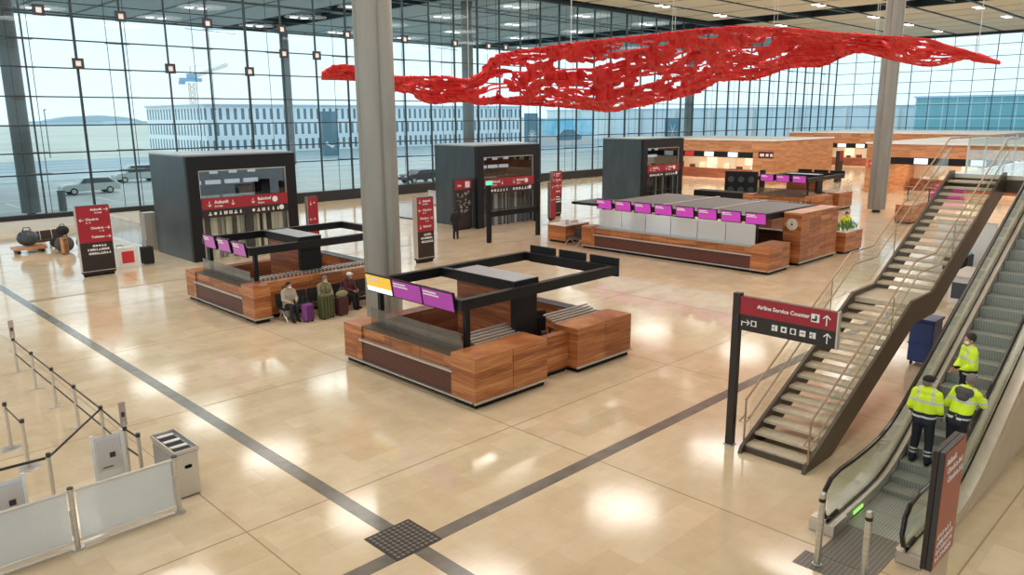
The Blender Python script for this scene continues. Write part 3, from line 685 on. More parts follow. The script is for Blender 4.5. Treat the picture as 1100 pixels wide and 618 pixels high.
def screen(parent, x, y, z, w, hgt, m, tilt=.2, lines=True, label=None, face=-1):
    """flat display facing -X (face -1) or +X"""
    R = Matrix.Translation((x, y, z)) @ Matrix.Rotation(tilt * -face * -1, 4, 'Y')
    b = MB(); b.box(-.0, -w / 2, -hgt / 2, .07, w / 2, hgt / 2, R); s = b.build('screen', 'blackmatte', parent)
    if label: s['label'] = label
    if face < 0:
        b = MB(); b.box(-.006, -w / 2 + .025, -hgt / 2 + .03, 0, w / 2 - .025, hgt / 2 - .025, R); b.build('display', m, s)
        if lines:
            b = MB(); b.box(-.009, w * .02, hgt * .26, -.006, w / 2 - .07, hgt * .34, R); b.box(-.009, -w * .05, hgt * .12, -.006, w / 2 - .07, hgt * .2, R); b.build('screen_text', 'white', s)
        if m == 'yellow':
            b = MB(); b.box(-.010, -w / 2 + .025, -hgt / 2 + .03, -.007, w / 2 - .025, -hgt * .18, R); b.build('screen_strip', 'screenwhite', s)
    else:
        b = MB(); b.box(-.05, -w * .12, -hgt * .2, 0, w * .12, hgt * .1, R); b.build('bracket', 'anth', s)
    return s
def office_chair(x, y, rz, label):
    t = thing('office_chair', label, 'chair', (x, y, 0), rz)
    MB().box(-.24, -.24, .44, .24, .24, .52).build('seat', 'blackcloth', t, bevel=.03)
    MB().box(.20, -.23, .58, .27, .23, 1.22).build('backrest', 'blackcloth', t, bevel=.03)
    MB().cyl((0, 0, .08), (0, 0, .44), .03).build('gas_lift', 'anth', t)
    for s in (-1, 1):
        b = MB(); b.box(-.12, s * .27 - .03, .66, .16, s * .27 + .03, .70); b.box(.02, s * .27 - .02, .48, .06, s * .27 + .02, .66); b.build('armrest', 'blackmatte', t)
    b = MB()
    for k in range(5):
        a = k * 2 * PI / 5; b.cap((0, 0, .09), .03, (.3 * math.cos(a), .3 * math.sin(a), .05), .02, 8)
    b.build('star_base', 'anth', t); return t
def counter(x, y, label, L=5.64, scr=(), front='open', mons=3, tall=False, grp='wooden service counters with black canopy frames'):
    t = thing('service_counter', label, 'counter', (x, y, 0), 0, grp)
    Wd = 6.15
    MB().box(.15, .5, 0, Wd - .1, L - .1, .06).build('inner_floor', 'blackmatte', t)
    # side towards -X: end blocks, low desk front with louvre grille, rail, glass screen
    nb = .88
    if front == 'open':
        block(t, 0, 0, 2.53, nb, 1.27, joints=(('x', 1.28),), rail=True)
        block(t, 2.53, .36, 3.76, .62, 1.12, joints=())
        block(t, 3.76, .02, Wd, nb, 1.25, joints=(('x', 4.95),), rail=True)
        slats(t, .95, .95, 2.6, 1.5, 1.16, 1.38); slats(t, 4.0, .95, 5.9, 1.5, 1.12, 1.32)
    elif front == 'seats':
        block(t, 0, 0, .62, nb, 1.30, rail=True)
        block(t, .62, .42, Wd, nb - .1, 1.28, joints=(('x', 2.4), ('x', 4.2)))
        b = MB()
        for i in range(34): b.box(.7 + i * .158, .80, 1.26, .76 + i * .158, 1.32, 1.36)
        b.build('slat_rack', 'steelsat', t); MB().box(2.8, .40, 1.28, Wd, .46, 1.33).build('edge_trim', 'steelsat', t)
    else:
        block(t, 0, 0, 1.95, nb, 1.25, rail=True)
        block(t, 1.95, .35, 2.88, .7, 1.1)
    block(t, .02, L - nb, .85, L, 1.14 if front != 'far' else 1.2)
    n = max(3, int((L - 2 * nb) / 1.3)); v0, v1 = nb, L - nb
    o = block(t, .08, v0, .45, v1, 1.14, joints=[('y', v0 + (v1 - v0) * k / n) for k in range(1, n)], name='desk_front')
    MB().box(.045, v0 + .02, .14, .085, v1 - .02, .74).build('grille', 'grille', o)
    MB().box(-.03, v0 - .06, .76, .1, v1 + .08, .81).build('shelf_rail', 'steelsat', o)
    MB().box(.04, v0, 1.14, 1.0, v1, 1.18).build('worktop', 'brownmetal' if front != 'far' else 'mid', t)
    MB().box(-.03, .1, .14, .05, L - .05, .18).build('bumper_rail', 'steelsat', t)
    g = MB()
    for k in range(n):
        a, c = v0 + (v1 - v0) * k / n + .015, v0 + (v1 - v0) * (k + 1) / n - .015; g.box(.36, a, 1.18, .375, c, 1.66 if front != 'far' else 2.1)
    g.build('glass_screen', 'smoke' if front != 'far' else 'frost', t)
    # back and far side low walls
    block(t, Wd - .42, nb, Wd, L - .1, 1.10, name='side_wall'); block(t, .85, L - .5, Wd - .42, L, 1.10, name='back_wall', m='wooddark')
    b = MB(); b.box(Wd - .44, nb, 1.10, Wd + .02, L, 1.125); b.build('wall_cap', 'anth', t)
    # core wall
    if front != 'far':
        MB().box(2.5, 1.3, .06, 3.3, 3.5, 2.32).build('core_wall', 'woodcore', t); MB().box(2.48, 1.12, .06, 3.32, 1.3, 2.32).build('core_end', 'blackmatte', t)
        b = MB(); b.box(2.42, 1.1, 2.32, 3.36, 3.56, 2.60); co = b.build('core_cap', 'black', t); MB().box(2.44, 1.12, 2.60, 3.34, 3.54, 2.615).build('cap_lid', 'greymetal', co)
    # canopy frame
    cx0, cx1, cy0, cy1, z0, z1 = .42, 6.62, .92, L - .86, 2.2, 2.47
    f = MB(); f.box(cx0, cy0, z0, cx1, cy0 + .2, z1); f.box(cx0, cy1 - .2, z0, cx1, cy1, z1); f.box(cx0, cy0 + .2, z0, cx0 + .2, cy1 - .2, z1); f.box(cx1 - .2, cy0 + .2, z0, cx1, cy1 - .2, z1)
    if front != 'far': f.box(2.8, 3.5, z0, 3.0, cy1 - .2, z1)
    f.build('canopy_frame', 'black', t)
    for (px, py) in ((cx0 + .18, cy0 + .04), (cx0 + .18, cy1 - .18)) + (((3.4, cy1 - .18), (3.4, cy0 + .04), (5.6, cy1 - .18)) if front == 'far' else ()):
        MB().box(px, py, 1.1 if px < 1 else .06, px + .13, py + .13, z0).build('post', 'blackmatte', t)
    for k, (v, w, m, l) in enumerate(scr): screen(t, cx0 - .07, v, 2.38, w, .52, m, tilt=.16, label=l)
    for k in range(mons): screen(t, cx1 + .06, 1.5 + k * 1.28, 2.40, 1.1, .56, 'black', tilt=.0, face=1)
    return t
c1 = counter(11.5, 12.88, 'nearest wooden service counter under a black square canopy frame, with one yellow screen',
    scr=((4.28, 1.2, 'yellow', 'screen with yellow picture'), (3.02, 1.25, 'purple2', None), (1.75, 1.25, 'purple2', None)))
for r, l in (((15.35, 14.75, .4), 'black office chair inside the nearest wooden counter, left of a pair'), ((16.05, 14.95, 1.2), 'black office chair inside the nearest wooden counter, right of a pair')):
    office_chair(r[0], r[1], r[2], l)
c2 = counter(11.5, 24.0, 'left wooden service counter with travellers sitting along its side', front='seats', mons=2,
    scr=((1.55, .95, 'mauve', None), (2.75, .95, 'mauve', None), (3.95, .95, 'mauve', None)))
c3 = counter(31.05, 15.45, 'long far wooden counter with a row of eight purple screens', L=10.65, front='far', mons=0,
    scr=[(.92 + k * 1.217, 1.0, 'purple', None) for k in range(8)])
b = MB(); b.box(.7, 1.0, 2.47, 6.4, 9.6, 2.50); b.build('canopy_roof', stripes_mat('canopy_mesh', (.17, .17, .165), (.11, .11, .11), .16, .4, 1, rough=.5), c3)
b = MB()
for q in (3.6, 6.4): b.box(.4, q - .06, 2.5, 6.6, q + .06, 2.54)
b.box(.4, .9, 2.48, .46, 9.8, 2.52); b.build('canopy_edge', 'steelsat', c3)
b = MB(); b.box(6.62, 8.2, 2.25, 6.9, 9.8, 2.4); b.box(.3, 9.8, 2.25, 2.6, 11.6, 2.38); b.build('canopy_arm', 'black', c3)
for q in range(3): MB().box(2.2 + q * 1.2, 3 + q * 1.9, .06, 2.5 + q * 1.2, 4.2 + q * 1.9, 1.5).build('inner_cabinet', 'wooddark' if q != 1 else 'cream', c3)
tw = block(c3, 2.9, -.03, 6.9, .84, 2.42, joints=(('x', 4.25), ('x', 5.6)), name='end_wall', rail=True)
MB().box(2.88, -.05, 2.42, 6.92, .86, 2.46).build('top_board', 'woodlight', tw)
b = MB(); b.cyl((2.87, .42, 1.92), (2.9, .42, 1.92), .27, seg=24); b.build('round_dial', 'cream', tw)
b = MB(); b.cyl((2.864, .42, 1.92), (2.87, .42, 1.92), .05, seg=10); b.box(2.864, .41, 1.92, 2.87, .43, 2.12); b.build('dial_mark', 'anth', tw)
b = MB(); b.box(4.9, -.04, 1.95, 5.9, -.03, 2.16); b.build('name_plate', 'woodlight', tw)
t = thing('planter', 'small wooden planter box with greenery right of the tall wooden end wall', 'planter', (38.45, 15.15, 0))
block(t, 0, 0, 2.1, .9, 1.08, name='box'); MB().box(.05, .05, 1.08, 2.05, .85, 1.11).build('planter_rim', 'whitepaint', t)
b = MB(); R = random.Random(5)
for k in range(60):
    x_, y_ = R.random() * 1.7 + .2, R.random() * .6 + .15; h_ = .15 + R.random() * .45
    b.quad((x_, y_, 1.1), (x_ + .05, y_, 1.1 + h_ * .6), (x_ + R.random() * .3 - .15, y_ + R.random() * .2 - .1, 1.1 + h_), (x_ - .05, y_ + .02, 1.1 + h_ * .5))
b.build('foliage', 'leaf', t)
c4 = counter(52.65, 22.95, 'most distant wooden counter with three purple screens before the timber wall', front='open', mons=3,
    scr=[(1.55, 1.0, 'purple', None), (2.78, 1.0, 'purple', None), (4.0, 1.0, 'purple', None)])
t = thing('wood_cabinet', 'small wooden cabinet at the left end of the long counter', 'cabinet', (31.5, 27.6, 0))
block(t, 0, 0, 2.0, 1.3, .95, name='cabinet_body'); MB().box(-.03, -.03, .95, 2.03, 1.33, 1.0).build('top', 'whitepaint', t)
b = MB(); b.box(.3, .3, 1.0, .6, .7, 1.25); b.box(.9, .4, 1.0, 1.5, .8, 1.15); b.build('tray', 'whitepaint', t)
# timber half-wall and dark hedge between the long counter and the planter
t = thing('plant_trough', 'low dark wooden trough of plants behind the long counter', 'planter', (41.2, 20.5, 0))
block(t, 0, 0, 5.6, .9, 1.15, name='trough', m='wooddark')
b = MB(); R = random.Random(9)
for k in range(160):
    x_, y_ = R.random() * 5.4 + .1, R.random() * .7 + .1; h_ = .15 + R.random() * .5
    b.quad((x_, y_, 1.15), (x_ + .08, y_, 1.15 + h_ * .6), (x_ + R.random() * .4 - .2, y_ + R.random() * .2 - .1, 1.15 + h_), (x_ - .08, y_ + .02, 1.15 + h_ * .5))
b.build('foliage', ramp_mat('dark_leaves', [(.3, (.03, .03, .025)), (.7, (.10, .08, .06))], 5), t)

# ------------------------------------------------------------------ seats and luggage
def bench(x, y, rz, n, label, m='seat'):
    t = thing('seat_row', label, 'bench', (x, y, 0), rz)
    for i in range(n):
        u = i * .62
        b = MB(); b.box(u, -.48, .40, u + .56, 0, .46); b.build('seat', m, t, bevel=.02)
        b = MB(); b.box(u, -.02, .44, u + .56, .05, .92, Matrix.Translation((0, .0, 0)) @ Matrix.Rotation(-.12, 4, 'X')); b.build('backrest', m, t, bevel=.02)
    MB().box(-.05, -.28, .34, n * .62, -.2, .40).build('beam', 'steelsat', t)
    for u in (.05, n * .62 - .12):
        b = MB(); b.cap((u, -.24, .36), .025, (u, -.56, .03), .022, 8); b.cap((u, -.24, .36), .025, (u, .04, .03), .022, 8); b.build('leg', 'steelsat', t)
    return t
def suitcase(x, y, rz, m, w, d, h, label, name='suitcase'):
    t = thing(name, label, 'suitcase', (x, y, 0), rz)
    MB().box(-w / 2, -d / 2, .05, w / 2, d / 2, h).build('shell', m, t, bevel=.035)
    b = MB()
    for k in range(4): b.box(-w / 2 + .06 + k * (w - .14) / 3, -d / 2 - .006, .1, -w / 2 + .08 + k * (w - .14) / 3, -d / 2, h - .06)
    b.build('rib', 'blackmatte', t)
    for sx in (-1, 1):
        for sy in (-1, 1):
            b = MB(); b.cyl((sx * (w / 2 - .06) - .015, sy * (d / 2 - .05), .028), (sx * (w / 2 - .06) + .015, sy * (d / 2 - .05), .028), .028, seg=10); b.build('wheel', 'rubber', t)
    b = MB(); b.tube([(-.1, d / 2 - .04, h), (-.1, d / 2 - .04, h + .26), (.1, d / 2 - .04, h + .26), (.1, d / 2 - .04, h)], .011, 6); b.build('pull_handle', 'anth', t)
    return t
bench(12.35, 24.02, 0, 3, 'row of grey seats against the left counter, nearest its corner', 'blackcloth')
bench(14.4, 24.02, 0, 3, 'row of dark seats against the left counter, beside the tall column', 'blackcloth')
suitcase(12.98, 23.1, .2, 'violetcase', .36, .26, .62, 'violet upright suitcase beside the seated traveller in a beige jacket')
suitcase(13.66, 23.02, .1, 'greencase', .52, .32, .86, 'large olive green suitcase in front of the seats at the left counter')
suitcase(14.28, 23.02, .1, 'maroncase', .42, .28, .66, 'dark maroon suitcase just right of the olive green one')
t = thing('tote_bag', 'pale khaki bag lying on top of the maroon suitcase', 'bag', (14.25, 22.92, .68)); MB().ball((0, 0, .12), .2, (1.2, .7, .62)).build('bag_body', 'khaki', t, smooth=True)
b = MB(); b.tube([(-.1, 0, .2), (-.06, 0, .34), (.06, 0, .34), (.1, 0, .2)], .012, 6); b.build('handle', 'khaki', t)
suitcase(15.75, 23.2, .4, 'mid', .4, .26, .5, 'small grey suitcase on the floor by the foot of the tall column')
bench(31.75, 27.25, -PI / 2 - .3, 2, 'pair of brown seats in front of the small wooden cabinet')
# heap of luggage and seats at the far left
bench(10.35, 47.4, .25, 3, 'seat row carrying coats and bags at the far left by the glass wall')
def soft_bag(x, y, z, s, m, label, sc=(1, .8, .8)):
    t = thing('travel_bag', label, 'bag', (x, y, z)); b = MB(); b.ball((0, 0, s * sc[2]), s, sc); b.build('bag_body', m, t, smooth=True)
    b = MB(); b.tube([(-.4 * s, 0, s * sc[2] * 1.8), (-.25 * s, 0, s * sc[2] * 2.3), (.25 * s, 0, s * sc[2] * 2.3), (.4 * s, 0, s * sc[2] * 1.8)], .03 * s + .01, 6); b.build('handle', 'blackcloth', t)
    return t
soft_bag(10.0, 46.3, .36, .52, 'slate', 'big dark green duffel bag on a low cart at the far left')
t = thing('luggage_cart', 'low flat luggage cart under the dark duffel bag at far left', 'luggage cart', (10.0, 46.3, 0))
MB().box(-.75, -.45, .2, .75, .45, .34).build('platform', 'woodlight', t)
for sx in (-1, 1):
    for sy in (-1, 1):
        b = MB(); b.cyl((sx * .55, sy * .35 - .03, .1), (sx * .55, sy * .35 + .03, .1), .1, seg=10); b.build('wheel', 'rubber', t)
soft_bag(11.5, 46.9, 0, .36, 'blackcloth', 'black bag slumped beside the luggage cart at the far left')
soft_bag(11.35, 45.0, 0, .48, 'greycloth', 'large round grey bag in the luggage heap left of the tall pylon', (1, .8, .9))
soft_bag(11.35, 45.0, 0.9, .32, 'blackcloth', 'black bundle on top of the large round grey bag', (1, .8, .8))
soft_bag(12.5, 45.5, 0, .46, 'maroon', 'dark red bag in the luggage heap, half hidden by the tall pylon')
soft_bag(12.5, 44.2, 0, .34, 'blackcloth', 'small black bag at the front of the luggage heap beside the pylon')
suitcase(11.15, 44.2, .3, 'woodlight', .3, .25, .9, 'slim tan upright case at the front of the luggage heap')
t = thing('display_stand', 'white stand with a bright red square beside the tall left pylon', 'sign stand', (11.75, 38.0, 0))
MB().box(0, 0, 0, .85, .5, .95).build('stand_body', 'whitepaint', t, bevel=.01); MB().box(.16, -.012, .22, .7, 0, .78).build('red_square', 'brightred', t)
suitcase(13.15, 38.3, 0, 'blackcloth', .5, .45, .85, 'black case standing right of the white stand with the red square')
soft_bag(12.6, 40.4, 0, .45, 'maroon', 'dark maroon bag on the floor behind the tall left pylon', (1.4, .6, .7))
# pale panel balustrade from the housing to the glass wall
t = thing('panel_balustrade', 'low pale panelled balustrade running from the nearest lift housing to the glass wall', 'balustrade', (14.9, 42.2, 0))
b = MB()
for k in range(9): b.box(0, .75 + k * 1.4, .05, .06, .75 + k * 1.4 + 1.34, 1.25)
b.build('panel', 'frost', t); MB().box(-.02, .7, 1.25, .08, 13.4, 1.29).build('top_rail', 'steelsat', t); MB().box(-.35, 0, 0, .3, .7, 2.0).build('end_pillar', 'mid', t)
for x0, y0, l in ((32.1, 39.9, 'clear glass balustrade behind the middle lift housing'), (38.6, 40.5, 'clear glass balustrade right of the middle lift housing')):
    t = thing('glass_balustrade', l, 'balustrade', (x0, y0, 0)); b = MB(); b.box(0, 0, .06, .03, 8, 1.1); b.build('pane', 'frost', t); MB().box(-.02, 0, 1.1, .05, 8, 1.15).build('top_rail', 'steelsat', t); MB().box(-.03, 0, 0, .06, 8, .06).build('shoe', 'anth', t)

# ------------------------------------------------------------------ open staircase with landing
SX0, SL0, SL1, SX1, ZL, ZT = 13.88, 19.1, 20.5, 25.75, 2.45, 5.1
SY0, SY1 = 5.79, 7.23
st = thing('staircase', 'straight open-riser staircase with mid landing, left of the escalator', 'staircase', (SX0, SY0, 0))
def L_(pts): return [(p[0] - SX0, p[1]) for p in pts]
outline = L_([(13.72, 0), (13.80, .14), (SL0 - .1, ZL + .12), (SL1 - .1, ZL + .12), (SX1 - .05, ZT + .1), (SX1 + .25, ZT + .1), (SX1 + .25, ZT - .5), (SX1 - .1, ZT - .62), (SL1 + .2, ZL - .48), (SL0 + .15, ZL - .48), (14.95, 0)])
for y in (0, SY1 - SY0 - .07):
    b = MB(); b.prism(outline, 1, y, y + .07); b.build('stringer', 'brownmetal', st)
def flight(n, x0, x1, z0, z1):
    g = (x1 - x0) / n; rs = (z1 - z0) / (n + 1)
    for i in range(n):
        b = MB(); b.box(x0 + i * g - SX0 - .03, .07, z0 + rs * (i + 1) - .06, x0 + (i + 1) * g - SX0 - .02, SY1 - SY0 - .07, z0 + rs * (i + 1)); b.build('tread', 'tread', st)
flight(14, 13.95, SL0, 0, ZL); flight(15, SL1, SX1, ZL, ZT)
MB().box(SL0 - SX0 - .02, .07, ZL - .12, SL1 - SX0 + .03, SY1 - SY0 - .07, ZL).build('landing', 'tread', st)
MB().box(.0, .07, 0, .05, SY1 - SY0 - .07, .12).build('kick_plate', 'brownmetal', st)
for y, xa, nm in ((SY1 - SY0 + .08, 14.1, 'l'), (.02, 13.85, 'r')):
    pth = [(xa, 1.05), (SL0 - .15, ZL + 1.1), (SL1 - .15, ZL + 1.1), (SX1 - .1, ZT + 1.05), (SX1 + 1.2, ZT + 1.05)]
    b = MB(); b.tube([(p[0] - SX0, y, p[1]) for p in pth], .024, 8); b.build('handrail', 'handrail', st)
    low = [(xa - .05, .70), (xa + .12, .74)] + [(p[0], p[1] - .28) for p in pth[1:-1]]
    b = MB(); b.tube([(p[0] - SX0, y - .10, p[1]) for p in low], .02, 8); b.build('handrail', 'handrail', st)
    b = MB(); b.tube([(xa - SX0 + .1, y + .02, .74), (xa - SX0 - .18, y + .02, .62), (xa - SX0 - .2, y - .12, .62), (xa - SX0 + .1, y - .12, .74)], .017, 6); b.build('rail_loop', 'handrail', st)
    b = MB(); b.cyl((xa - SX0 + .02, y, 0), (xa - SX0 + .02, y, 1.03), .02, seg=8); b.build('rail_post', 'handrail', st)
    for k in range(1, 4):
        x = xa + k * 3.9
        if x > SX1: break
        zz = (x - 13.9) / (SL0 - 13.9) * ZL if x < SL0 else ZL if x < SL1 else ZL + (x - SL1) / (SX1 - SL1) * (ZT - ZL)
        b = MB(); b.cyl((x - SX0, y, zz - .1), (x - SX0, y, zz + 1.06), .014, seg=6); b.build('rail_post', 'handrail', st)
    b = MB(); gp = [(xa + .15, .25), (SL0 - .1, ZL + .2), (SL1 - .1, ZL + .2), (SX1 - .1, ZT + .2), (SX1 - .1, ZT + .95), (SL1 - .15, ZL + 1.0), (SL0 - .15, ZL + 1.0), (xa + .15, 1.0)]
    for i in range(3): b.quad(*[(p[0] - SX0, y - .03, p[1]) for p in (gp[i], gp[i + 1], gp[6 - i], gp[7 - i])])
    b.build('glass_panel', 'clear', st)

# ------------------------------------------------------------------ gallery the stairs lead to
gal = struct(MB().box(SX1 + .28, -30, ZT - .5, 44, 7.25, ZT - .12).build('floor_gallery', 'brownmetal'))
struct(MB().box(SX1 + .28, -30, ZT - .12, 44, 7.25, ZT).build('floor_gallery_top', mat('polished_gallery_floor', (.66, .62, .55), .12)))
t = thing('gallery_railing', 'clear glass railing along the edge of the upper gallery, at right edge', 'railing', (SX1 + .35, 7.15, ZT))
b = MB(); b.box(1.0, -.02, .05, 16, 0, 1.0); b.build('pane', 'clear', t); b = MB(); b.tube([(0, -.01, 1.06), (16.5, -.01, 1.06)], .028, 8); b.build('handrail', 'handrail', t)
for k in range(9):
    b = MB(); b.box(.9 + k * 1.9, -.03, 0, .96 + k * 1.9, .02, 1.05); b.build('post', 'steelsat', t)

# ------------------------------------------------------------------ escalator
EX, EY = 11.6, 3.1
esc = thing('escalator', 'rising escalator with glass sides carrying three people in yellow jackets', 'escalator', (EX, EY, 0))
def nose(x):
    u = (x - 14.4) * 1.0; k = .35
    s = k * math.log(1 + math.exp(u / k)) if u < 8 else u
    v = .516 * s; top = 5.08
    return top - (.516 * k * math.log(1 + math.exp((top - v) / (.516 * k))) if (top - v) / (.516 * k) < 40 else top - v)
XS = [11.9 + .3 * i for i in range(int((26.0 - 11.9) / .3) + 1)]
def ribbon(b, y0, y1, d0, d1, xa=11.9, xb=26.0, fl0=False):
    xs_ = [x for x in XS if xa - 1e-6 <= x <= xb + 1e-6]; vs = []
    for x in xs_:
        zb = 0.0 if fl0 else max(0, nose(x) + d0); zt = nose(x) + d1
        vs += [(x - EX, y0 - EY, zb), (x - EX, y1 - EY, zb), (x - EX, y1 - EY, zt), (x - EX, y0 - EY, zt)]
    f = []
    for i in range(len(xs_) - 1):
        a, c = 4 * i, 4 * i + 4
        for q in range(4): f.append((a + q, a + (q + 1) % 4, c + (q + 1) % 4, c + q))
    e = 4 * (len(xs_) - 1); f += [(0, 1, 2, 3), (e, e + 1, e + 2, e + 3)]
    b._poly([Vector(v) for v in vs], f)
for i in range(32):
    x = 12.45 + .4 * i; z = max(.012, nose(x + .2)); z = z if z > .05 else .012
    b = MB(); b.box(x - EX + .004, 3.50 - EY, max(0.004, z - .24) if z > .1 else .004, x + .4 - EX, 4.46 - EY, z); b.build('step', 'escstep', esc)
for yg, yi, yo, nm in ((4.60, 4.47, 4.86, 'l'), (3.36, 3.49, 3.10, 'r')):
    b = MB(); ribbon(b, min(yi, yg), max(yi, yg), -.05, .20); b.build('inner_deck', 'deck', esc)
    b = MB(); ribbon(b, min(yo, yg), max(yo, yg), .0, .22); b.build('outer_deck', 'deck', esc)
    b = MB(); ribbon(b, yg - .045, yg - .02 if nm == 'l' else yg - .015, .19, .235); b.build('deck_gap', 'rubber', esc)
    b = MB(); ribbon(b, yo - .03 if nm == 'l' else yo - .0, yo if nm == 'l' else yo + .03, 0, .0, fl0=True, xa=12.5); b.build('cladding', 'cladding', esc)
    b = MB(); ribbon(b, yg - .007, yg + .007, .22, .96, xb=25.7); b.build('glass_side', 'clear', esc)
    hp = [(12.35, .24), (12.05, .22), (11.82, .34), (11.70, .58), (11.76, .84), (11.95, .98), (12.3, 1.02)] + [(x, nose(x) + 1.0) for x in XS if x > 12.5 and x < 25.8]
    b = MB(); b.tube([(p[0] - EX, yg - EY, p[1]) for p in hp], .040, 10); b.build('handrail', 'rubber', esc)
    b = MB(); b.box(11.85 - EX, yi - EY - .03, .012, 12.4 - EX, yo - EY, .20); b.build('deck_end', 'steelsat', esc)
b = MB(); b.box(12.75 - EX, 4.455 - EY, .06, 13.15 - EX, 4.468 - EY, .12); b.build('light_strip', 'led', esc)
MB().box(11.2 - EX, 3.52 - EY, 0, 12.45 - EX, 4.44 - EY, .012).build('landing_plate', 'landing', esc)
t = thing('floor_plate', 'dark floor plate in front of the escalator under the steel bollards', 'floor plate', (10.72, 3.15, 0)); MB().box(0, 0, 0, .46, 1.45, .008).build('plate', 'landing', t)
MB().box(-.01, -.01, 0, .47, 1.46, .004).build('plate_edge', 'steelsat', t)
for x, y, h, l in ((10.88, 4.72, 1.2, 'left'), (10.95, 3.61, 1.15, 'right')):
    pass
def bollard(x, y, h, label):
    t = thing('bollard', label, 'bollard', (x, y, 0.012), 0, 'steel bollards at the escalator foot')
    MB().cyl((0, 0, 0), (0, 0, h), .05, seg=18).build('post', 'steel', t, smooth=False)
    MB().cyl((0, 0, h - .13), (0, 0, h - .07), .053, seg=18).build('collar', 'rubber', t)
    MB().ball((0, 0, h), .05, (1, 1, .5)).build('cap', 'steel', t, smooth=True)
    MB().cyl((0, 0, 0), (0, 0, .02), .075, seg=18).build('base_ring', 'steelsat', t)
bollard(10.9, 4.29, 1.2, 'left steel bollard with black collar in front of the escalator')
bollard(10.98, 3.62, 1.12, 'right steel bollard with black collar in front of the escalator')

# ------------------------------------------------------------------ hanging direction sign on a post, and the stele by the escalator
t = thing('direction_sign', 'red and black Airline Service Counter sign on a tall dark post at the stairs', 'direction sign', (13.96, 7.66, 0), -PI / 2)
MB().box(0, 0, 0, .15, .15, 3.32).build('post', 'signdark', t); MB().box(-.03, -.03, 0, .18, .18, .015).build('foot_plate', 'steelsat', t)
p = MB().box(.15, .03, 2.56, 2.13, .13, 3.27).build('panel', 'signdark', t); MB().box(2.13, .02, 2.55, 2.16, .14, 3.28).build('end_cap', 'steelsat', t)
MB().box(.15, .018, 2.90, 2.13, .03, 3.27).build('red_face', 'red', t)
tx = MB(); tx.text('Airline Service Counter', .112, XZ(.53, 3.07, .014)); tx.build('lettering', 'white', t)
def part_arrow(parent, x, z, y, s, kind):
    b = MB(); arrow(b, x, z, y, s, kind); b.build('arrow', 'white', parent)
part_arrow(t, 1.94, 3.08, .012, .2, 'u'); part_arrow(t, 1.97, 2.73, .022, .2, 'u'); part_arrow(t, .30, 2.74, .022, .16, 'r')
MB().box(.2, .018, 2.66, .22, .026, 2.76).build('arrow', 'white', t)
def picto(parent, x, z, y, s, kind):
    q = MB(); q.box(x - s / 2, y - .002, z - s / 2, x + s / 2, y + .002, z + s / 2); q = q.build('pictogram', 'white', parent)
    d = MB(); e = y - .004
    if kind == 'desk': d.box(x - s * .4, e - .002, z - s * .35, x + s * .2, e + .002, z - s * .1); d.cyl((x + s * .1, e - .002, z + s * .22), (x + s * .1, e + .002, z + s * .22), s * .13, seg=10); d.box(x - s * .02, e - .002, z - s * .1, x + s * .25, e + .002, z + s * .08)
    elif kind == 'bed': d.box(x - s * .3, e - .002, z - s * .3, x + s * .3, e + .002, z + s * .3); d.box(x - s * .1, e - .004, z - s * .4, x + s * .1, e + .002, z + s * .4)
    elif kind == 'people': d.box(x - s * .04, e - .002, z - s * .5, x + s * .04, e + .002, z + s * .5); d.box(x - s * .38, e - .002, z - s * .1, x - s * .15, e + .002, z + s * .1)
    elif kind == 'round': d.cyl((x, e - .002, z), (x, e + .002, z), s * .25, seg=12)
    else: d.box(x - s * .3, e - .002, z - s * .05, x + s * .3, e + .002, z + s * .12)
    d.build('pictogram_mark', 'signdark' if kind != 'red' else 'red', q)
picto(t, 1.72, 3.09, .012, .16, 'desk')
for x, k in ((.47, 'bed'), (.92, 'people'), (1.11, 'round'), (1.30, 'bed'), (1.49, 'red'), (1.69, 'people')): picto(t, x, 2.74, .024, .12, k)
t = thing('sign_stele', 'rust red sign stele with white lettering standing beside the escalator foot', 'information sign', (11.1, 2.76, 0))
MB().box(.03, .02, 0, .92, .13, .5).build('plinth', 'cladding', t); MB().box(0, 0, .48, .95, .07, 2.3).build('body', 'anth', t); MB().box(.0, .08, .48, .95, .15, 2.3).build('rear_body', 'signdark', t)
MB().box(.02, -.008, .5, .95, 0, 2.28).build('red_face', 'redbrown', t); MB().box(.02, .07, .48, .93, .08, 2.29).build('spacer', 'blackmatte', t)
tx = MB()
for k, (s_, z) in enumerate((('Ankunft', 2.08), ('Check-in 0-4', 1.93), ('Check-in 5-8', 1.78))): tx.text(s_, .13, XZ(.10 + .06 * k, z, -.012))
tx.build('lettering', 'white', t)
for k in range(4):
    b = MB(); icons(b, .12, .98 - k * .12, -.012, 7 if k else 6, .085, .105, 20 + k); b.build('pictogram', 'white', t)

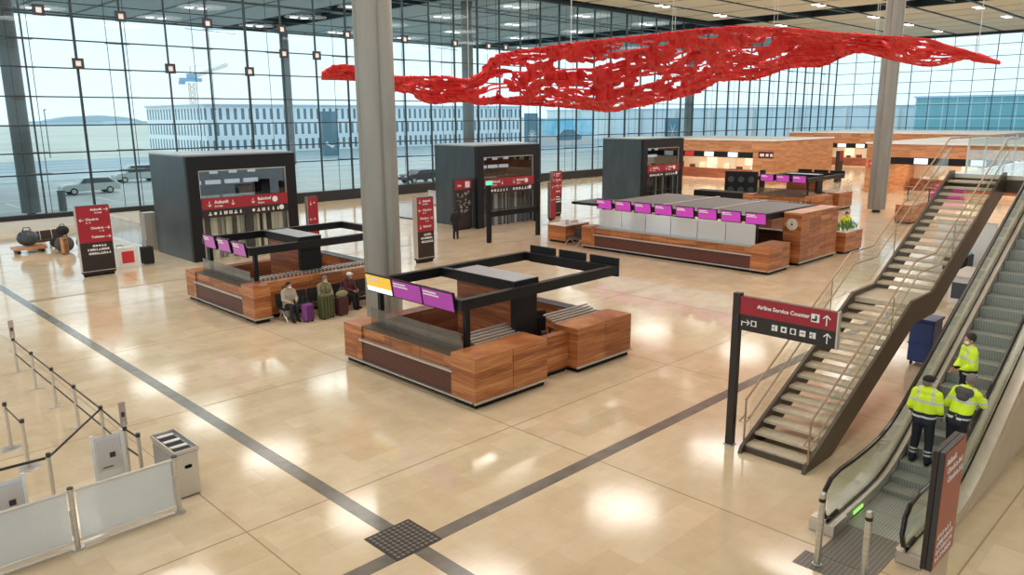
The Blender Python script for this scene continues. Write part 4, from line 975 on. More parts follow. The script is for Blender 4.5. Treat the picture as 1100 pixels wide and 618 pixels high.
# ------------------------------------------------------------------ people
def hand(b, w, d, side, thumb):
    """palm and five bent fingers from wrist w along d; side = across the palm, thumb = thumb direction"""
    w, d, side, thumb = Vector(w), Vector(d).normalized(), Vector(side).normalized(), Vector(thumb).normalized()
    n = d.cross(side).normalized()
    for k in (-1.5, -.5, .5, 1.5): b.cap(w, .016, w + d * .085 + side * k * .019, .012, 8)
    for k, ln in ((-1.5, .062), (-.5, .078), (.5, .084), (1.5, .074)):
        a = w + d * .088 + side * k * .021; m = a + d * ln * .5 + n * .008; e = m + d * ln * .36 + n * .022
        b.cap(a, .0095, m, .009, 8); b.cap(m, .009, e, .0075, 8)
    a = w + d * .025 + thumb * .02; m = a + d * .03 + thumb * .028; b.cap(a, .013, m, .0105, 8); b.cap(m, .0105, m + d * .032 + thumb * .004, .009, 8)
def person(x, y, z, rz, label, J, coat='beigecloth', legs='navy', head='hair', cap=None, mask=True, vox=.014, hem=.80, reflect=False, hood=None, cat='person'):
    t = thing('person', label, cat, (x, y, z), rz)
    V = {k: Vector(v) for k, v in J.items()}
    nk = V['neck']; hd = V['head']; hips = (V['hipL'] + V['hipR']) / 2; hy = J.get('hy', 0)
    hm = Matrix.Rotation(V.get('turn', Vector((0, 0, 0))).z, 4, 'Z')
    b = MB()   # body: head, neck, torso, limbs, hands and feet as one surface
    b.ball(hd, .1, (.98, .78, 1.18), mtx=hm); b.cap(nk - Vector((0, 0, .04)), .058, hd - Vector((0, 0, .06)), .052, 10)
    b.cap(hd + hm @ Vector((.094, 0, -.005)), .014, hd + hm @ Vector((.112, 0, -.03)), .016, 8); b.cap(hd + hm @ Vector((.06, 0, -.085)), .04, hd + hm @ Vector((.075, 0, -.08)), .035, 8)
    for s in (-1, 1): b.ball(hd + hm @ Vector((0, s * .08, -.01)), .03, (.6, .35, 1), seg=8, rings=6, mtx=hm)
    b.cap((V['shL'] + nk) / 2, .07, (V['shR'] + nk) / 2, .07); b.cap(nk - Vector((0, 0, .12)), .085, hips + Vector((0, 0, .05)), .085); b.cap(V['hipL'], .085, V['hipR'], .085)
    for s in 'LR':
        b.cap(V['sh' + s], .055, V['el' + s], .042); b.cap(V['el' + s], .042, V['wr' + s], .028)
        dd = (V['wr' + s] - V['el' + s]).normalized(); sd = dd.cross(Vector((0, 1, 0)) if abs(dd.y) < .8 else Vector((1, 0, 0))).normalized()
        hand(b, V['wr' + s], dd, sd, sd)
        b.cap(V['hip' + s], .082, V['kn' + s], .058); b.cap(V['kn' + s], .056, V['an' + s], .040)
        f = J.get('foot', (1, 0, 0)); b.cap(V['an' + s] - Vector((0, 0, .035)), .036, V['an' + s] + Vector(f) * .15 - Vector((0, 0, .045)), .03)
    bo = b.build('body', 'skin', t, remesh=min(vox, .011))
    b = MB()   # jacket
    b.cap((V['shL'] + nk) / 2, .10, (V['shR'] + nk) / 2, .10); sp_ = nk - Vector((0, 0, .16)); sd = (V['shL'] - V['shR']).normalized()
    for q in (-.07, .07): b.cap(sp_ + sd * q, .135, hips + sd * q * 1.05 + (hips - nk).normalized() * (hem - .86) * -1 * 0 + Vector((0, 0, hem - .83)), .135)
    b.cap(nk - Vector((0, 0, .06)), .08, nk + Vector((0, 0, .02)), .075)
    for s in 'LR': b.cap(V['sh' + s], .082, V['el' + s], .066); b.cap(V['el' + s], .066, V['wr' + s] + (V['el' + s] - V['wr' + s]).normalized() * .03, .052)
    b.build('jacket', coat, t, remesh=vox)
    b = MB()   # trousers
    b.cap(V['hipL'], .118, V['hipR'], .118)
    for s in 'LR': b.cap(V['hip' + s], .108, V['kn' + s], .08); b.cap(V['kn' + s], .08, V['an' + s] + Vector((0, 0, .02)), .068)
    b.build('trousers', legs, t, remesh=vox)
    for s in 'LR':
        f = Vector(J.get('foot', (1, 0, 0))); a = V['an' + s]; b = MB(); b.cap(a - Vector((0, 0, .035)) - f * .04, .046, a + f * .16 - Vector((0, 0, .045)), .040); b.build('shoe', 'blackmatte', t, remesh=max(.012, vox))
        if reflect:
            d_ = (V['kn' + s] - a).normalized(); b = MB()
            for q in (.10, .17): b.cyl(a + d_ * q, a + d_ * (q + .035), .078, .08, 16)
            b.build('reflective_band', 'steelsat', t)
    if cap:
        b = MB(); b.ball(hd + hm @ Vector((-.01, 0, .05)), .112, (1.02, .9, .72), mtx=hm); b.cap(hd + hm @ Vector((.08, -.03, .06)), .02, hd + hm @ Vector((.14, 0, .05)), .02, 8); b.build('cap', cap, t, remesh=.014)
        b = MB(); b.ball(hd + hm @ Vector((-.03, 0, .0)), .102, (.9, .84, 1.0), mtx=hm); b.build('hair', 'greyhair', t, smooth=True)
    else:
        b = MB(); b.ball(hd + hm @ Vector((-.022, 0, .035)), .108, (1.0, .86, 1.02), mtx=hm); b.build('hair', head, t, smooth=True)
    if mask:
        b = MB(); b.ball(hd + hm @ Vector((.06, 0, -.05)), .06, (.8, 1.02, .85), mtx=hm); b.build('face_mask', 'whitepaint', t, smooth=True)
    if hood:
        b = MB(); b.cap(nk + Vector((-.09, -.09, -.03)), .085, nk + Vector((-.09, .09, -.03)), .085); b.cap(nk + Vector((-.12, -.04, -.12)), .08, nk + Vector((-.12, .04, -.12)), .08); b.build('hood', hood, t, remesh=.015)
    return t
def standing(lean=0., spread=.11, armL=None, armR=None, turn=0., step=0.):
    J = dict(hipL=(0, .09, .90), hipR=(0, -.09, .90), knL=(.03 + step, spread, .49), knR=(.03, -spread, .49), anL=(step * .7, spread + .02, .085), anR=(-.02, -spread - .02, .085),
             neck=(lean, 0, 1.46), head=(lean * 1.25 + .02, 0, 1.62), shL=(lean, .19, 1.40), shR=(lean, -.19, 1.40),
             elL=(lean - .04, .26, 1.12), elR=(lean - .04, -.26, 1.12), wrL=(lean + .14, .24, .94), wrR=(lean + .14, -.24, .94), turn=(0, 0, turn))
    if armL: J['elL'], J['wrL'] = armL
    if armR: J['elR'], J['wrR'] = armR
    return J
person(15.03, 4.17, nose(15.05) , 0.0, 'person in a yellow jacket and dark cap on the lowest step, back to camera', standing(.02, .12, turn=-.7, step=.02), 'hivis', 'navy', cap='blackcloth', reflect=True)
person(15.2, 3.66, nose(15.2), -.3, 'person in a yellow jacket with a grey hood leaning onto the escalator handrail', standing(.20, .10, turn=.9, armR=((.29, -.27, 1.22), (.51, -.155, 1.24)), armL=((.10, .30, 1.10), (.26, .18, 1.0))), 'hivis', 'navy', head='greyhair', hood='greycloth', reflect=True)
person(16.32, 3.84, nose(16.3), 2.2, 'dark-haired person in a yellow jacket and white mask, highest of three on the escalator', standing(.03, .10, turn=.25, armL=((.06, .25, 1.14), (.2, .1, 1.02)), armR=((.06, -.25, 1.14), (.22, -.12, 1.0))), 'hivis', 'navy', reflect=True)
def sitting(lean=0., turn=0., fold=.12):
    return dict(hipL=(0, .09, .52), hipR=(0, -.09, .52), knL=(.42, .11, .52), knR=(.42, -.10, .52), anL=(.42, .12, .085), anR=(.47, -.10, .085),
                neck=(lean - .03, 0, 1.08), head=(lean * 1.35 + .02, 0, 1.24), shL=(lean - .03, .19, 1.02), shR=(lean - .03, -.19, 1.02),
                elL=(lean + .06, .25, .76), elR=(lean + .06, -.25, .76), wrL=(lean + .30, fold, .70), wrR=(lean + .30, -fold, .70), turn=(0, 0, turn))
person(12.64, 23.82, 0, -PI / 2, 'seated person in a beige jacket looking down, beside the violet suitcase', sitting(.10, .2), 'beigecloth', 'navy', vox=.02, hem=.5)
person(14.02, 23.84, 0, -PI / 2, 'seated person in a khaki jacket behind the olive and maroon suitcases', sitting(.16, -.2), 'khaki', 'khaki', head='greyhair', vox=.02, hem=.5)
person(15.0, 23.84, 0, -PI / 2 + .3, 'seated person in a dark maroon coat with a pale hat beside the tall column', sitting(.14, .3), 'maroon', 'blackcloth', cap='whitepaint', vox=.02, hem=.5, mask=False)
person(28.4, 33.25, 0, .6, 'standing person in black in front of the middle lift housing', standing(.03, .09, armR=((.10, -.26, 1.14), (.32, -.2, 1.20))), 'blackcloth', 'navy', vox=.022)
person(41.9, 16.6, 0, -2.4, 'person in a yellow vest behind the planter at the far counter', standing(.1, .09), 'yellowcloth', 'navy', vox=.022)

# ------------------------------------------------------------------ queue barriers, glass screens and bin at lower left
def belt_post(x, y, h, label, flat=True):
    t = thing('belt_post', label, 'barrier post', (x, y, 0), 0, 'belt barrier posts')
    if flat:
        b = MB(); b.box(-.16, -.05, 0, .16, .05, .018); b.build('base', 'steelsat', t)
    else: MB().cyl((0, 0, 0), (0, 0, .03), .2, .17, 24).build('base', 'steel', t)
    MB().cyl((0, 0, .018), (0, 0, h), .036, seg=14).build('post', 'steelsat', t)
    MB().cyl((0, 0, h - .06), (0, 0, h + .015), .042, seg=14).build('belt_head', 'anth', t)
    return t
names = ['second', 'third', 'fourth', 'fifth']
for k, y in enumerate((22.17, 20.35, 18.6, 16.77)): belt_post(4.49, y, 1.0, 'slim steel belt post, %s from the far end of the long belt row' % names[k])
belt_post(4.52, 14.72, 1.0, 'slim steel belt post right beside the steel recycling bin')
belt_post(3.10, 18.32, 1.04, 'round-based steel belt post, further of two at the left edge', False)
belt_post(3.12, 17.0, 1.04, 'round-based steel belt post, nearer of two at the left edge', False)
belt_post(3.05, 14.9, 1.02, 'slim steel belt post just behind the frosted barrier panels')
def sign_post(x, y, label):
    t = thing('sign_post', label, 'sign post', (x, y, 0), 0); MB().box(-.15, -.06, 0, .15, .06, .018).build('base', 'steelsat', t)
    MB().cyl((0, 0, .018), (0, 0, 1.1), .035, seg=14).build('post', 'steelsat', t); MB().box(-.06, -.012, 1.02, .06, .012, 1.5).build('sign_plate', mat('rosy_plate', (.45, .34, .31), .4), t)
    b = MB(); b.box(-.03, -.016, 1.2, .03, -.012, 1.3); b.build('sign_mark', 'anth', t)
    MB().cyl((0, 0, .92), (0, 0, 1.0), .045, seg=14).build('belt_head', 'anth', t); return t
sign_post(4.5, 24.05, 'steel post with a narrow sign at the far end of the long belt row')
sign_post(4.47, 15.3, 'steel post with a narrow sign behind the white framed notice')
sign_post(3.85, 25.8, 'steel post with a narrow sign cut by the left picture edge')
def belt(pts, label, z=(.95,)):
    t = thing('barrier_belt', label, 'barrier belt', (0, 0, 0)); 
    for i in range(len(pts) - 1):
        for zz in z:
            (x0, y0), (x1, y1) = pts[i], pts[i + 1]; d = Vector((x1 - x0, y1 - y0, 0)); n = Vector((-d.y, d.x, 0)).normalized() * .004; u = d.normalized() * .045
            b = MB(); a, c = Vector((x0, y0, 0)) + u, Vector((x1, y1, 0)) - u
            b._poly([a - n + Vector((0, 0, zz - .025)), c - n + Vector((0, 0, zz - .025)), c - n + Vector((0, 0, zz + .025)), a - n + Vector((0, 0, zz + .025)), a + n + Vector((0, 0, zz - .025)), c + n + Vector((0, 0, zz - .025)), c + n + Vector((0, 0, zz + .025)), a + n + Vector((0, 0, zz + .025))],
                    ((0, 1, 2, 3), (7, 6, 5, 4), (0, 4, 5, 1), (1, 5, 6, 2), (2, 6, 7, 3), (3, 7, 4, 0))); b.build('webbing', 'anth' if zz > .8 else 'greycloth', t)
    return t
belt([(4.5, 24.05), (4.49, 22.17), (4.49, 20.35), (4.49, 18.6), (4.49, 16.77), (4.47, 15.3), (4.5, 14.72)], 'long dark double barrier belt running down to the steel bin', (.95, .55))
belt([(3.10, 18.32), (3.12, 17.0)], 'short dark barrier belt between the two round-based posts')
belt([(4.49, 16.77), (3.05, 14.9)], 'dark barrier belt crossing behind the frosted panels, right stretch')
belt([(3.05, 14.9), (1.3, 15.0)], 'dark barrier belt crossing behind the frosted panels, left stretch')
belt_post(1.3, 15.0, 1.02, 'slim steel belt post at the lower left behind the frosted panels')
def fence_post(x, label):
    t = thing('fence_post', label, 'barrier post', (x, 13.05, 0), 0, 'frosted barrier posts'); MB().cyl((0, 0, 0), (0, 0, 1.06), .042, seg=16).build('post', 'steel', t); MB().cyl((0, 0, 0), (0, 0, .02), .10, seg=18).build('base', 'steel', t)
    MB().cyl((0, 0, 1.06), (0, 0, 1.085), .048, seg=16).build('cap', 'anth', t)
    b = MB(); b.box(-.06, -.02, .25, -.04, .02, .7); b.build('clamp', 'steelsat', t)
fence_post(4.55, 'steel post at the right end of the frosted barrier, by the bin'); fence_post(2.9, 'steel post between the two frosted barrier panels'); fence_post(1.2, 'steel post at the left picture edge of the frosted barrier')
for x0, x1, l in ((2.9, 4.55, 'right frosted glass barrier panel, beside the steel bin'), (1.2, 2.9, 'left frosted glass barrier panel at the lower left corner')):
    t = thing('glass_barrier', l, 'barrier panel', (x0, 13.05, 0), 0, 'frosted barrier panels'); MB().box(.07, -.008, .16, x1 - x0 - .07, .008, 1.0).build('pane', 'frost', t)
    b = MB(); b.cyl((.05, 0, 1.02), (x1 - x0 - .05, 0, 1.02), .024, seg=10); b.build('top_rail', 'steelsat', t); b = MB(); b.cyl((.05, 0, .14), (x1 - x0 - .05, 0, .14), .024, seg=10); b.build('bottom_rail', 'steelsat', t)
    b = MB(); b.cyl((.1, -.03, .05), (x1 - x0 - .1, -.03, .05), .03, seg=10); b.build('floor_rail', 'steelsat', t)
def notice(x, y, label):
    t = thing('notice_stand', label, 'notice stand', (x, y, 0))
    b = MB(); b.box(0, 0, .06, .50, .02, 1.12); b.build('notice_board', 'frost', t)
    for q in (-.03, .48): b = MB(); b.box(q, -.015, 0, q + .05, .035, 1.18); b.build('side_bar', 'whitepaint', t)
    MB().box(.06, -.008, .45, .45, 0, 1.05).build('poster', mat('poster_grey', (.62, .58, .58), .5), t)
    b = MB(); b.box(.26, -.014, .68, .36, -.008, .78); b.box(.12, -.014, .50, .3, -.008, .52); b.build('poster_print', 'anth', t)
    b = MB(); b.box(-.1, -.15, 0, .05, .2, .03); b.build('foot', 'whitepaint', t); b = MB(); b.box(.46, -.15, 0, .60, .2, .03); b.build('foot', 'whitepaint', t)
notice(3.74, 14.75, 'white framed notice stand between the belt posts and the steel bin'); notice(1.95, 13.95, 'white framed notice stand cut by the left picture edge')
t = thing('recycling_bin', 'brushed steel recycling bin with three open slots on top', 'bin', (4.72, 13.5, 0))
MB().box(0, 0, .02, .42, 1.1, .86).build('body', 'steelsat', t, bevel=.015); MB().box(-.01, -.01, .86, .43, 1.11, .885).build('rim', 'greymetal', t)
b = MB(); b.box(-.02, -.02, .885, .0, 1.12, .95); b.box(.42, -.02, .885, .44, 1.12, .95); b.box(0, 1.1, .885, .42, 1.12, .95); b.box(0, -.02, .885, .42, 0, .95); b.build('raised_edge', 'steelsat', t)
for k in range(3): MB().box(.06, .12 + k * .33, .886, .36, .28 + k * .33, .892).build('slot', 'blackmatte', t); MB().box(.06, .28 + k * .33, .886, .36, .38 + k * .33, .91).build('slot_flap', 'whitepaint', t)
b = MB(); b.cyl((.19, -.006, .6), (.19, .002, .6), .035, seg=12); b.cyl((.26, -.006, .6), (.26, .002, .6), .035, seg=12); b.box(.19, -.006, .565, .26, .002, .635); b.build('finger_hole', 'blackmatte', t)
MB().box(-.008, .04, .08, 0, 1.06, .8).build('side_panel', 'greymetal', t)
# floor grate
t = thing('floor_grate', 'square dark diamond-pattern grate where the two grey bands meet', 'floor grate', (6.345, 9.025, 0))
MB().box(0, 0, 0, .93, .93, .006).build('plate', 'signdark', t)
b = MB(); n = 9; s = .86 / n
for i in range(n):
    for j in range(n): b.prism([(.035 + (i + .5) * s + s * .42, .035 + (j + .5) * s), (.035 + (i + .5) * s, .035 + (j + .5) * s + s * .42), (.035 + (i + .5) * s - s * .42, .035 + (j + .5) * s), (.035 + (i + .5) * s, .035 + (j + .5) * s - s * .42)], 2, .006, .012)
g = b.build('diamond_pattern', mat('grate_grey', (.20, .18, .155), .35, .4), t)

# ------------------------------------------------------------------ things beyond the stairs
t = thing('rolling_container', 'tall blue plastic container standing between staircase and escalator', 'container', (22.3, 6.2, 0))
MB().box(0, 0, .12, .75, .62, 1.28).build('container_body', 'blue', t, bevel=.04); MB().box(-.03, -.03, 1.28, .78, .65, 1.36).build('lid', 'blue', t, bevel=.02); MB().box(-.01, -.01, .62, .76, .63, .66).build('band', 'blue', t)
for sx in (.1, .65):
    for sy in (.1, .52): b = MB(); b.cyl((sx, sy - .025, .06), (sx, sy + .025, .06), .06, seg=10); b.build('wheel', 'rubber', t)
t = thing('white_counter', 'white low display counter behind the staircase', 'counter', (31.0, 7.4, 0)); MB().box(0, 0, 0, 2.2, .9, 1.0).build('body', 'whitepaint', t, bevel=.02); MB().box(-.05, -.05, 1.0, 2.25, .95, 1.06).build('top', 'steelsat', t); MB().box(-.01, .1, .2, 0, .8, .8).build('front_panel', 'slate', t)
t = thing('dark_bin', 'dark waste bin with a teal top beyond the staircase, near the escalator', 'bin', (34.6, 8.7, 0)); MB().box(0, 0, 0, .9, .9, 1.2).build('body', 'blackmatte', t, bevel=.03); MB().box(.05, .05, 1.2, .85, .85, 1.26).build('lid', mat('teal_lid', (.03, .35, .42), .3), t)
t = thing('red_post_box', 'small red box on a post beneath the upper gallery', 'box', (38.5, 9.3, 0)); MB().box(0, 0, 1.0, .7, .6, 2.2).build('box_body', 'brightred', t); MB().box(.25, .2, 0, .45, .4, 1.0).build('post', 'anth', t)
t = thing('grey_partition', 'pale grey partition panel under the upper gallery', 'partition', (36.2, 8.2, 0)); MB().box(0, 0, 0, .12, 2.2, 2.4).build('panel', 'whitepaint', t); MB().box(-.02, -.02, 2.4, .14, 2.22, 2.45).build('rail', 'steelsat', t)
t = thing('low_wood_block', 'low wooden counter block seen through the stair railing', 'counter', (52.2, 16.6, 0)); block(t, 0, 0, 3.0, 1.0, 1.2, name='block')
t = thing('magenta_sofa', 'magenta sofa glimpsed behind the top of the staircase', 'sofa', (69.6, 18.6, 0)); MB().box(0, 0, 0, 1.6, 2.3, .5).build('seat', 'magenta', t, bevel=.15); MB().box(1.1, 0, .5, 1.6, 2.3, 1.05).build('backrest', 'magenta', t, bevel=.12)

# ------------------------------------------------------------------ timber check-in islands at the back of the hall
def island(x0, y0, x1, y1, label, ya, yb, zo, scr, h=4.3, seed=1):
    """timber block; its end face at x0 has a wide opening between ya and yb up to zo"""
    t = thing('timber_island', label, 'check-in island', (x0, y0, 0)); X, Y = x1 - x0, y1 - y0; a, c = ya - y0, yb - y0; D = 6.5
    b = MB(); b.box(D, 0, 0, X, Y, h); b.build('timber_core', 'woodlight', t)
    if a > .05: MB().box(0, 0, 0, D, a, h).build('end_pier', 'woodlight', t)
    if c < Y - .05: MB().box(0, c, 0, D, Y, h).build('end_pier', 'woodlight', t)
    MB().box(0, a, zo + .6, D, c, h).build('fascia', 'woodlight', t)
    MB().box(.15, .15, h, X, Y, h + .1).build('top', 'mid', t); b = MB(); b.box(-.12, -.12, h, .15, Y + .1, h + .14); b.box(.15, -.12, h, X, .15, h + .14); b.build('top_edge', 'whitepaint', t)
    MB().box(.05, a, zo, .35, c, zo + .6).build('sign_band', 'blackmatte', t)
    for (yy, m) in scr: MB().box(.0, yy - y0 - .55, zo + .07, .05, yy - y0 + .55, zo + .55).build('screen', m, t)
    MB().box(D - .1, a, 0, D, c, zo + .6).build('shop_wall', 'roomwarm', t)
    R = random.Random(seed)
    q = c - a; k = 0
    while k * 2.4 < q - 1.5:
        yy = a + .6 + k * 2.4; MB().box(D - .16, yy, .9 + R.random() * .5, D - .1, yy + 1.3, zo - .15).build('lit_panel', 'roomlight' if k % 2 else 'cream', t); k += 1
    ld = bpy.data.lights.new('shop_light', 'AREA'); ld.shape = 'RECTANGLE'; ld.size = 3; ld.size_y = max(2, c - a - 2); ld.energy = 34 * (c - a); ld.color = (1, .88, .7)
    lo_ = bpy.data.objects.new('lamp', ld); COL.objects.link(lo_); lo_.parent = t; lo_.location = (D * .5, (a + c) / 2, zo + .55)
    MB().box(D - 2.2, a + .4, 0, D - 1.4, c - .4, 1.05).build('shop_counter', 'wooddark', t)
    for k in range(int(q / 1.5)):
        yy = a + .7 + k * 1.5; b = MB(); b.box(D - 2.0, yy, 1.05, D - 1.7, yy + .3 + R.random() * .5, 1.25 + R.random() * .5); b.build('counter_goods', R.choice(('whitepaint', 'anth', 'cream', 'maroon')), t)
    return t
i1 = island(73.2, 36.6, 87, 53, 'timber check-in island beside the third lift housing, with a lit shop front', 38.9, 52.0, 2.55, [(50.5, 'screenwhite'), (46.4, 'brightred'), (44.0, 'screenwhite'), (41.2, 'screenwhite')], seed=2)
b = MB(); b.box(-.02, .1, 2.6, 0, 1.7, 3.25); p = b.build('maroon_sign', 'maroon', i1)
b = MB()
for q, w_ in ((1.3, .45), (.75, .28), (.3, .25)): b.box(-.03, q - w_ / 2, 2.78, -.02, q + w_ / 2, 3.05)
b.build('sign_mark', 'white', p)
island(72.0, -14, 97, 27.2, 'long timber check-in island behind the staircase, with black screen band', -12, 25.1, 2.58, [(22.6, 'screenwhite'), (18.2, 'screenwhite'), (15.2, 'screenwhite'), (11.5, 'screenwhite'), (7, 'screenwhite')], seed=5)
island(104, 24, 124, 50, 'more distant timber island seen through the passage beside the right column', 26, 48, 2.55, [(45.3, 'screenwhite'), (42.6, 'screenwhite'), (40.2, 'screenwhite'), (37, 'screenwhite')], h=4.45, seed=7)
t = thing('kiosk_rack', 'black rack of check-in machines before the timber island, above the long counter', 'kiosk', (57.6, 33.0, 0), -PI / 2 + .35)
MB().box(0, 0, 0, 2.6, .5, 2.35).build('rack_body', 'blackmatte', t)
for r in range(2):
    for k in range(3):
        b = MB(); b.cyl((.5 + k * .8, -.03, .85 + r * .85), (.5 + k * .8, 0, .85 + r * .85), .25, seg=16); b.build('round_panel', 'slate', t)
MB().box(2.75, .1, 0, 3.15, .5, 2.5).build('side_pillar', 'black', t)
t = thing('dark_bench', 'long low black bench in front of the black check-in rack', 'bench', (54.8, 30.0, 0)); MB().box(0, 0, .2, 1.2, 4.2, .95).build('seat', 'blackmatte', t, bevel=.08); MB().box(.1, .1, 0, 1.1, 4.1, .2).build('plinth', 'anth', t)
for k, (x, y) in enumerate(((66.0, 29.0), (68.4, 29.4), (70.6, 29.8), (65.9, 26.8), (69.3, 27.3), (71.4, 28.4), (68.8, 23.3), (69.9, 24.4))):
    belt_post(x, y, 1.05, 'distant thin belt post near the right column, %s of the far cluster' % ORD[k])
t = thing('totem', 'slim dark totem with a red top in the passage left of the right column', 'information sign', (80.3, 33.0, 0)); MB().box(0, 0, 0, .9, .4, 3.2).build('body', 'signdark', t); MB().box(-.01, -.01, 2.2, .9, 0, 3.15).build('red_face', 'red', t)
t = thing('passage_sign', 'red sign with white line on the wall beside the right column', 'sign', (71.86, 25.5, 2.2)); MB().box(0, 0, 0, .1, 1.4, .7).build('sign_board', 'brightred', t); MB().box(-.02, .15, .3, 0, 1.25, .42).build('sign_line', 'white', t)
for k, (x, y) in enumerate(((66.6, 23.5), (67.2, 21.8), (66.9, 20.1))):
    t = thing('bistro_table', 'small dark high table before the timber island, %s from the right column' % ORD[k], 'table', (x, y, 0)); MB().cyl((0, 0, 1.05), (0, 0, 1.1), .4, seg=18).build('tabletop', 'wooddark', t); MB().cyl((0, 0, .02), (0, 0, 1.05), .05).build('leg', 'anth', t); MB().cyl((0, 0, 0), (0, 0, .03), .3, seg=18).build('base', 'anth', t)

# ------------------------------------------------------------------ outside: buildings, banners, crane, cars, horizon
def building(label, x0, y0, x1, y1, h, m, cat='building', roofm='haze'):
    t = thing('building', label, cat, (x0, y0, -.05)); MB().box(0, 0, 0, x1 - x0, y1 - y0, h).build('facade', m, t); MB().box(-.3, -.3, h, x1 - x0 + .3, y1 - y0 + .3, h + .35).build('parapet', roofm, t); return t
building('pale parking garage with a barcode pattern of dark slits across the road', 65, 150, 152, 180, 9.3, 'barcode')
bt = building('pale panelled building outside, right behind the red netting', 190, 62, 225, 175, 8.6, 'palebuild')
for k in range(9):
    b = MB(); b.box(-1.2, 3 + k * 12, 0, -.5, 4 + k * 12, 8.4); b.build('facade_fin', 'whitepaint', bt)
bt = building('teal glass building outside the far right glass wall', 176, -70, 205, 57.5, 10.2, 'tealbuild')
for k in range(7):
    b = MB(); b.cyl((-1.5, 56 - k * 5.2, 0), (-1.5, 55.2 - k * 5.2, 8.6), .35, seg=10); b.build('pillar', 'whitepaint', bt)
MB().box(2, 10, 10.5, 9, 22, 12).build('roof_box', 'banner', bt)
for x0, x1, y, h, l, k in ((75.6, 78.8, 125, 8.0, 'blue grey banner tower with a white bird mark, left of the tall near column', 1), (128.6, 132.5, 125, 7.6, 'blue grey banner tower with a white star mark, beside the billboard', 2), (180.5, 186.5, 122, 6.2, 'blue grey banner tower outside, above the third lift housing', 3)):
    t = thing('banner_tower', l, 'banner', (x0, y, -.02)); w = x1 - x0; MB().box(0, 0, 0, w, .6, h).build('banner_panel', 'banner', t)
    b = MB()
    if k == 1: b.prism([(w * .1, 2.2), (w * .95, 1.0), (w * .5, 1.7), (w * .25, 2.7)], 1, -.03, 0); b.prism([(w * .35, 2.0), (w * .8, 1.9), (w * .55, 1.4)], 1, -.04, 0)
    else:
        for q in range(6 if k == 2 else 3):
            a = q * PI / (6 if k == 2 else 3); c = Vector((w / 2, 0, 2.6)); d = Vector((math.cos(a), 0, math.sin(a))) * w * .36; b.cyl(c - d, c + d, .10, seg=6)
    b.build('white_mark', 'white', t)
t = thing('billboard', 'large outdoor billboard with blue sky over a dark car shape', 'billboard', (133.2, 125.5, -.02))
MB().box(0, 0, 0, 20.6, .5, 6.4).build('board', 'poster_ground', t); MB().box(.1, -.03, 2.4, 20.5, 0, 6.3).build('picture', 'poster_sky', t)
b = MB(); b.prism([(6.5, 1.2), (15.5, 1.2), (15.8, 2.2), (14, 2.6), (12.6, 3.7), (9, 3.7), (7.6, 2.7), (6.3, 2.3)], 1, -.06, -.03); b.build('printed_car', 'banner', t)
t = thing('tower_crane', 'distant pale tower crane with blue cab beyond the road', 'crane', (138.5, 330, -.03))
def lattice(b, p0, p1, w, n, r):
    p0, p1 = Vector(p0), Vector(p1); d = (p1 - p0).normalized(); a = d.orthogonal().normalized() * w; c = d.cross(a).normalized() * w; cs = [a + c, a - c, -a - c, -a + c]
    for q in cs: b.cyl(p0 + q, p1 + q, r, seg=5)
    for i in range(n):
        u, v = p0.lerp(p1, i / n), p0.lerp(p1, (i + 1) / n)
        for k in range(4): b.cyl(u + cs[k], v + cs[(k + 1) % 4], r * .7, seg=4); b.cyl(u + cs[k], u + cs[(k + 1) % 4], r * .7, seg=4)
b = MB(); lattice(b, (0, 0, 0), (0, 0, 21.5), .95, 10, .16); b.build('mast', 'craneyellow', t)
b = MB(); lattice(b, (2.5, 0, 24.5), (16.5, 0, 29.5), .5, 9, .12); b.cyl((0, 0, 28), (16, 0, 29.8), .08, seg=5); b.build('jib', 'craneyellow', t)
b = MB(); b.box(-4.5, -1.2, 22, 4.2, 1.2, 23.4); b.box(-1.2, -1.5, 23.4, 2.2, 1.5, 25.2); b.box(-4.8, -1.3, 20.8, -3.0, 1.3, 22); b.build('slewing_deck', 'craneblue', t)
b = MB(); b.cyl((0, 0, 23.5), (0, 0, 28.2), .25, seg=6); b.build('apex', 'craneyellow', t)
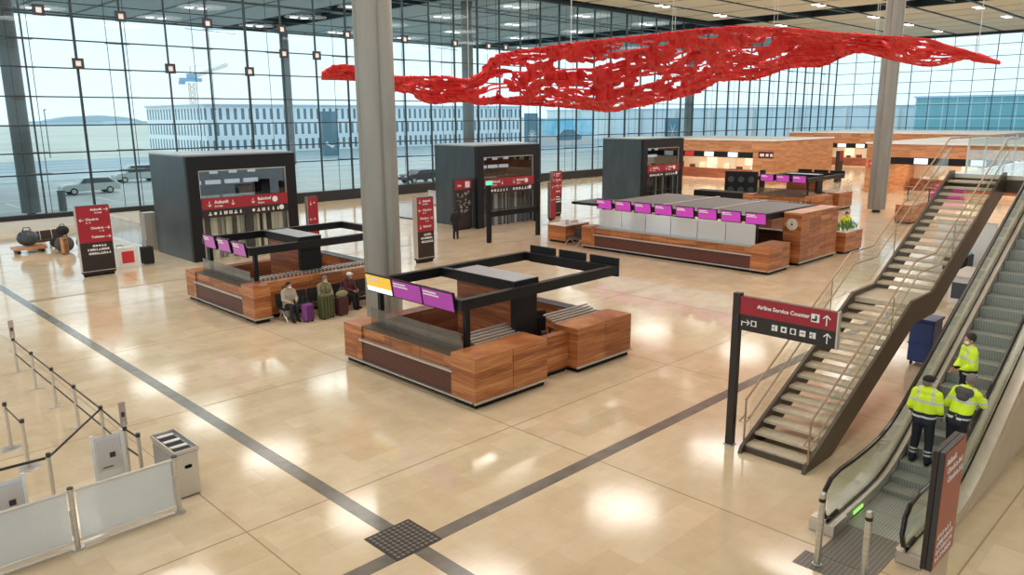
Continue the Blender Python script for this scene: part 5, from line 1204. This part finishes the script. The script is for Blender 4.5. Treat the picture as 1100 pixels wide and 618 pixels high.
# horizon
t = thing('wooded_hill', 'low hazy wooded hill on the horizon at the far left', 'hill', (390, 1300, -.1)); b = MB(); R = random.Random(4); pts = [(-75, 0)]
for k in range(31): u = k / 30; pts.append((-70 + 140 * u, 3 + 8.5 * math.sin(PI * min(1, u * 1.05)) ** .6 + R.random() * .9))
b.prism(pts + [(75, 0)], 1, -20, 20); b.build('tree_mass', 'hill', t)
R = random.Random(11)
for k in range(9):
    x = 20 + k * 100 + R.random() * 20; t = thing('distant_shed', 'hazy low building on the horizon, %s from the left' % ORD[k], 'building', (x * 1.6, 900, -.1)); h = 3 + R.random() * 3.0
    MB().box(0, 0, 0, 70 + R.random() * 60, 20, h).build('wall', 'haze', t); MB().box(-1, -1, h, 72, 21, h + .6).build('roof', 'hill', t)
def car(x, y, label, m, L=4.6, hgt=1.5, van=False, cat='car'):
    t = thing('car', label, cat, (x, y, -.02)); w = 1.8
    prof = [(0, .35), (.02, .75), (.25, .95), (L * .27, 1.0), (L * .36, hgt - .03), (L * .45, hgt), (L * .80, hgt - .03), (L * .95, 1.0), (L, .85), (L, .35)]
    if van: prof = [(0, .35), (.02, .85), (.3, 1.0), (L * .2, 1.08), (L * .32, hgt), (L * .97, hgt), (L, .9), (L, .35)]
    MB().prism(prof, 1, -w / 2, w / 2).build('body', m, t, bevel=.06)
    g = [(L * .30, 1.03), (L * .375, hgt - .1), (L * .46, hgt - .07), (L * .79, hgt - .1), (L * .90, 1.03)]
    if van: g = [(L * .25, 1.1), (L * .34, hgt - .1), (L * .9, hgt - .1), (L * .93, 1.1)]
    MB().prism(g, 1, -w / 2 - .01, w / 2 + .01).build('window_band', 'carglass', t)
    for q in (L * .18, L * .80):
        for s in (-1, 1): b = MB(); b.cyl((q, s * (w / 2 - .2), .33), (q, s * (w / 2 + .01), .33), .33, seg=18); wh = b.build('wheel', 'tyre', t); b = MB(); b.cyl((q, s * (w / 2 + .0), .33), (q, s * (w / 2 + .02), .33), .2, seg=14); b.build('hub_cap', 'silver', wh)
    for s in (-1, 1): b = MB(); b.box(-.01, s * .6 - .18, .68, .04, s * .6 + .18, .82); b.build('head_lamp', 'whitepaint', t); b = MB(); b.box(L - .03, s * .65 - .15, .72, L + .01, s * .65 + .15, .9); b.build('tail_lamp', 'brightred', t)
car(20.4, 79.8, 'large silver estate car parked on the road at the far left', 'silver', 5.0, 1.55)
car(28.6, 91, 'pale silver van parked behind the silver estate car', 'silver', 5.0, 1.9, True)
car(49.2, 66, 'dark saloon car outside, just right of the tall near column', 'darkcar', 4.6, 1.4)
car(28.0, 71.5, 'dark car parked outside beside the nearest lift housing', 'darkcar', 4.5, 1.4)
for k, x in enumerate((11.4, 16.9)):
    t = thing('street_post', 'short grey %s outside at the far left' % ('stone bollard' if k == 0 else 'post beside the thick column'), 'bollard', (x, 65.0 + k, -.02)); MB().cyl((0, 0, 0), (0, 0, 1.5), .28).build('post', 'columnout', t)
    MB().cyl((0, 0, 1.5), (0, 0, 1.56), .3).build('cap', 'anth', t)
R = random.Random(21)
for k in range(5):
    t = thing('street_lamp', 'thin street lamp outside on the dry grass, %s from the left' % ORD[k], 'street lamp', (40 + k * 26, 160 - (k % 2) * 12 if k < 2 else 146, -.03)); MB().cyl((0, 0, 0), (0, 0, 8.6), .09, seg=8).build('pole', 'columnout', t); MB().box(-.15, -.9, 8.5, .15, .2, 8.65).build('lamp_head', 'anth', t)
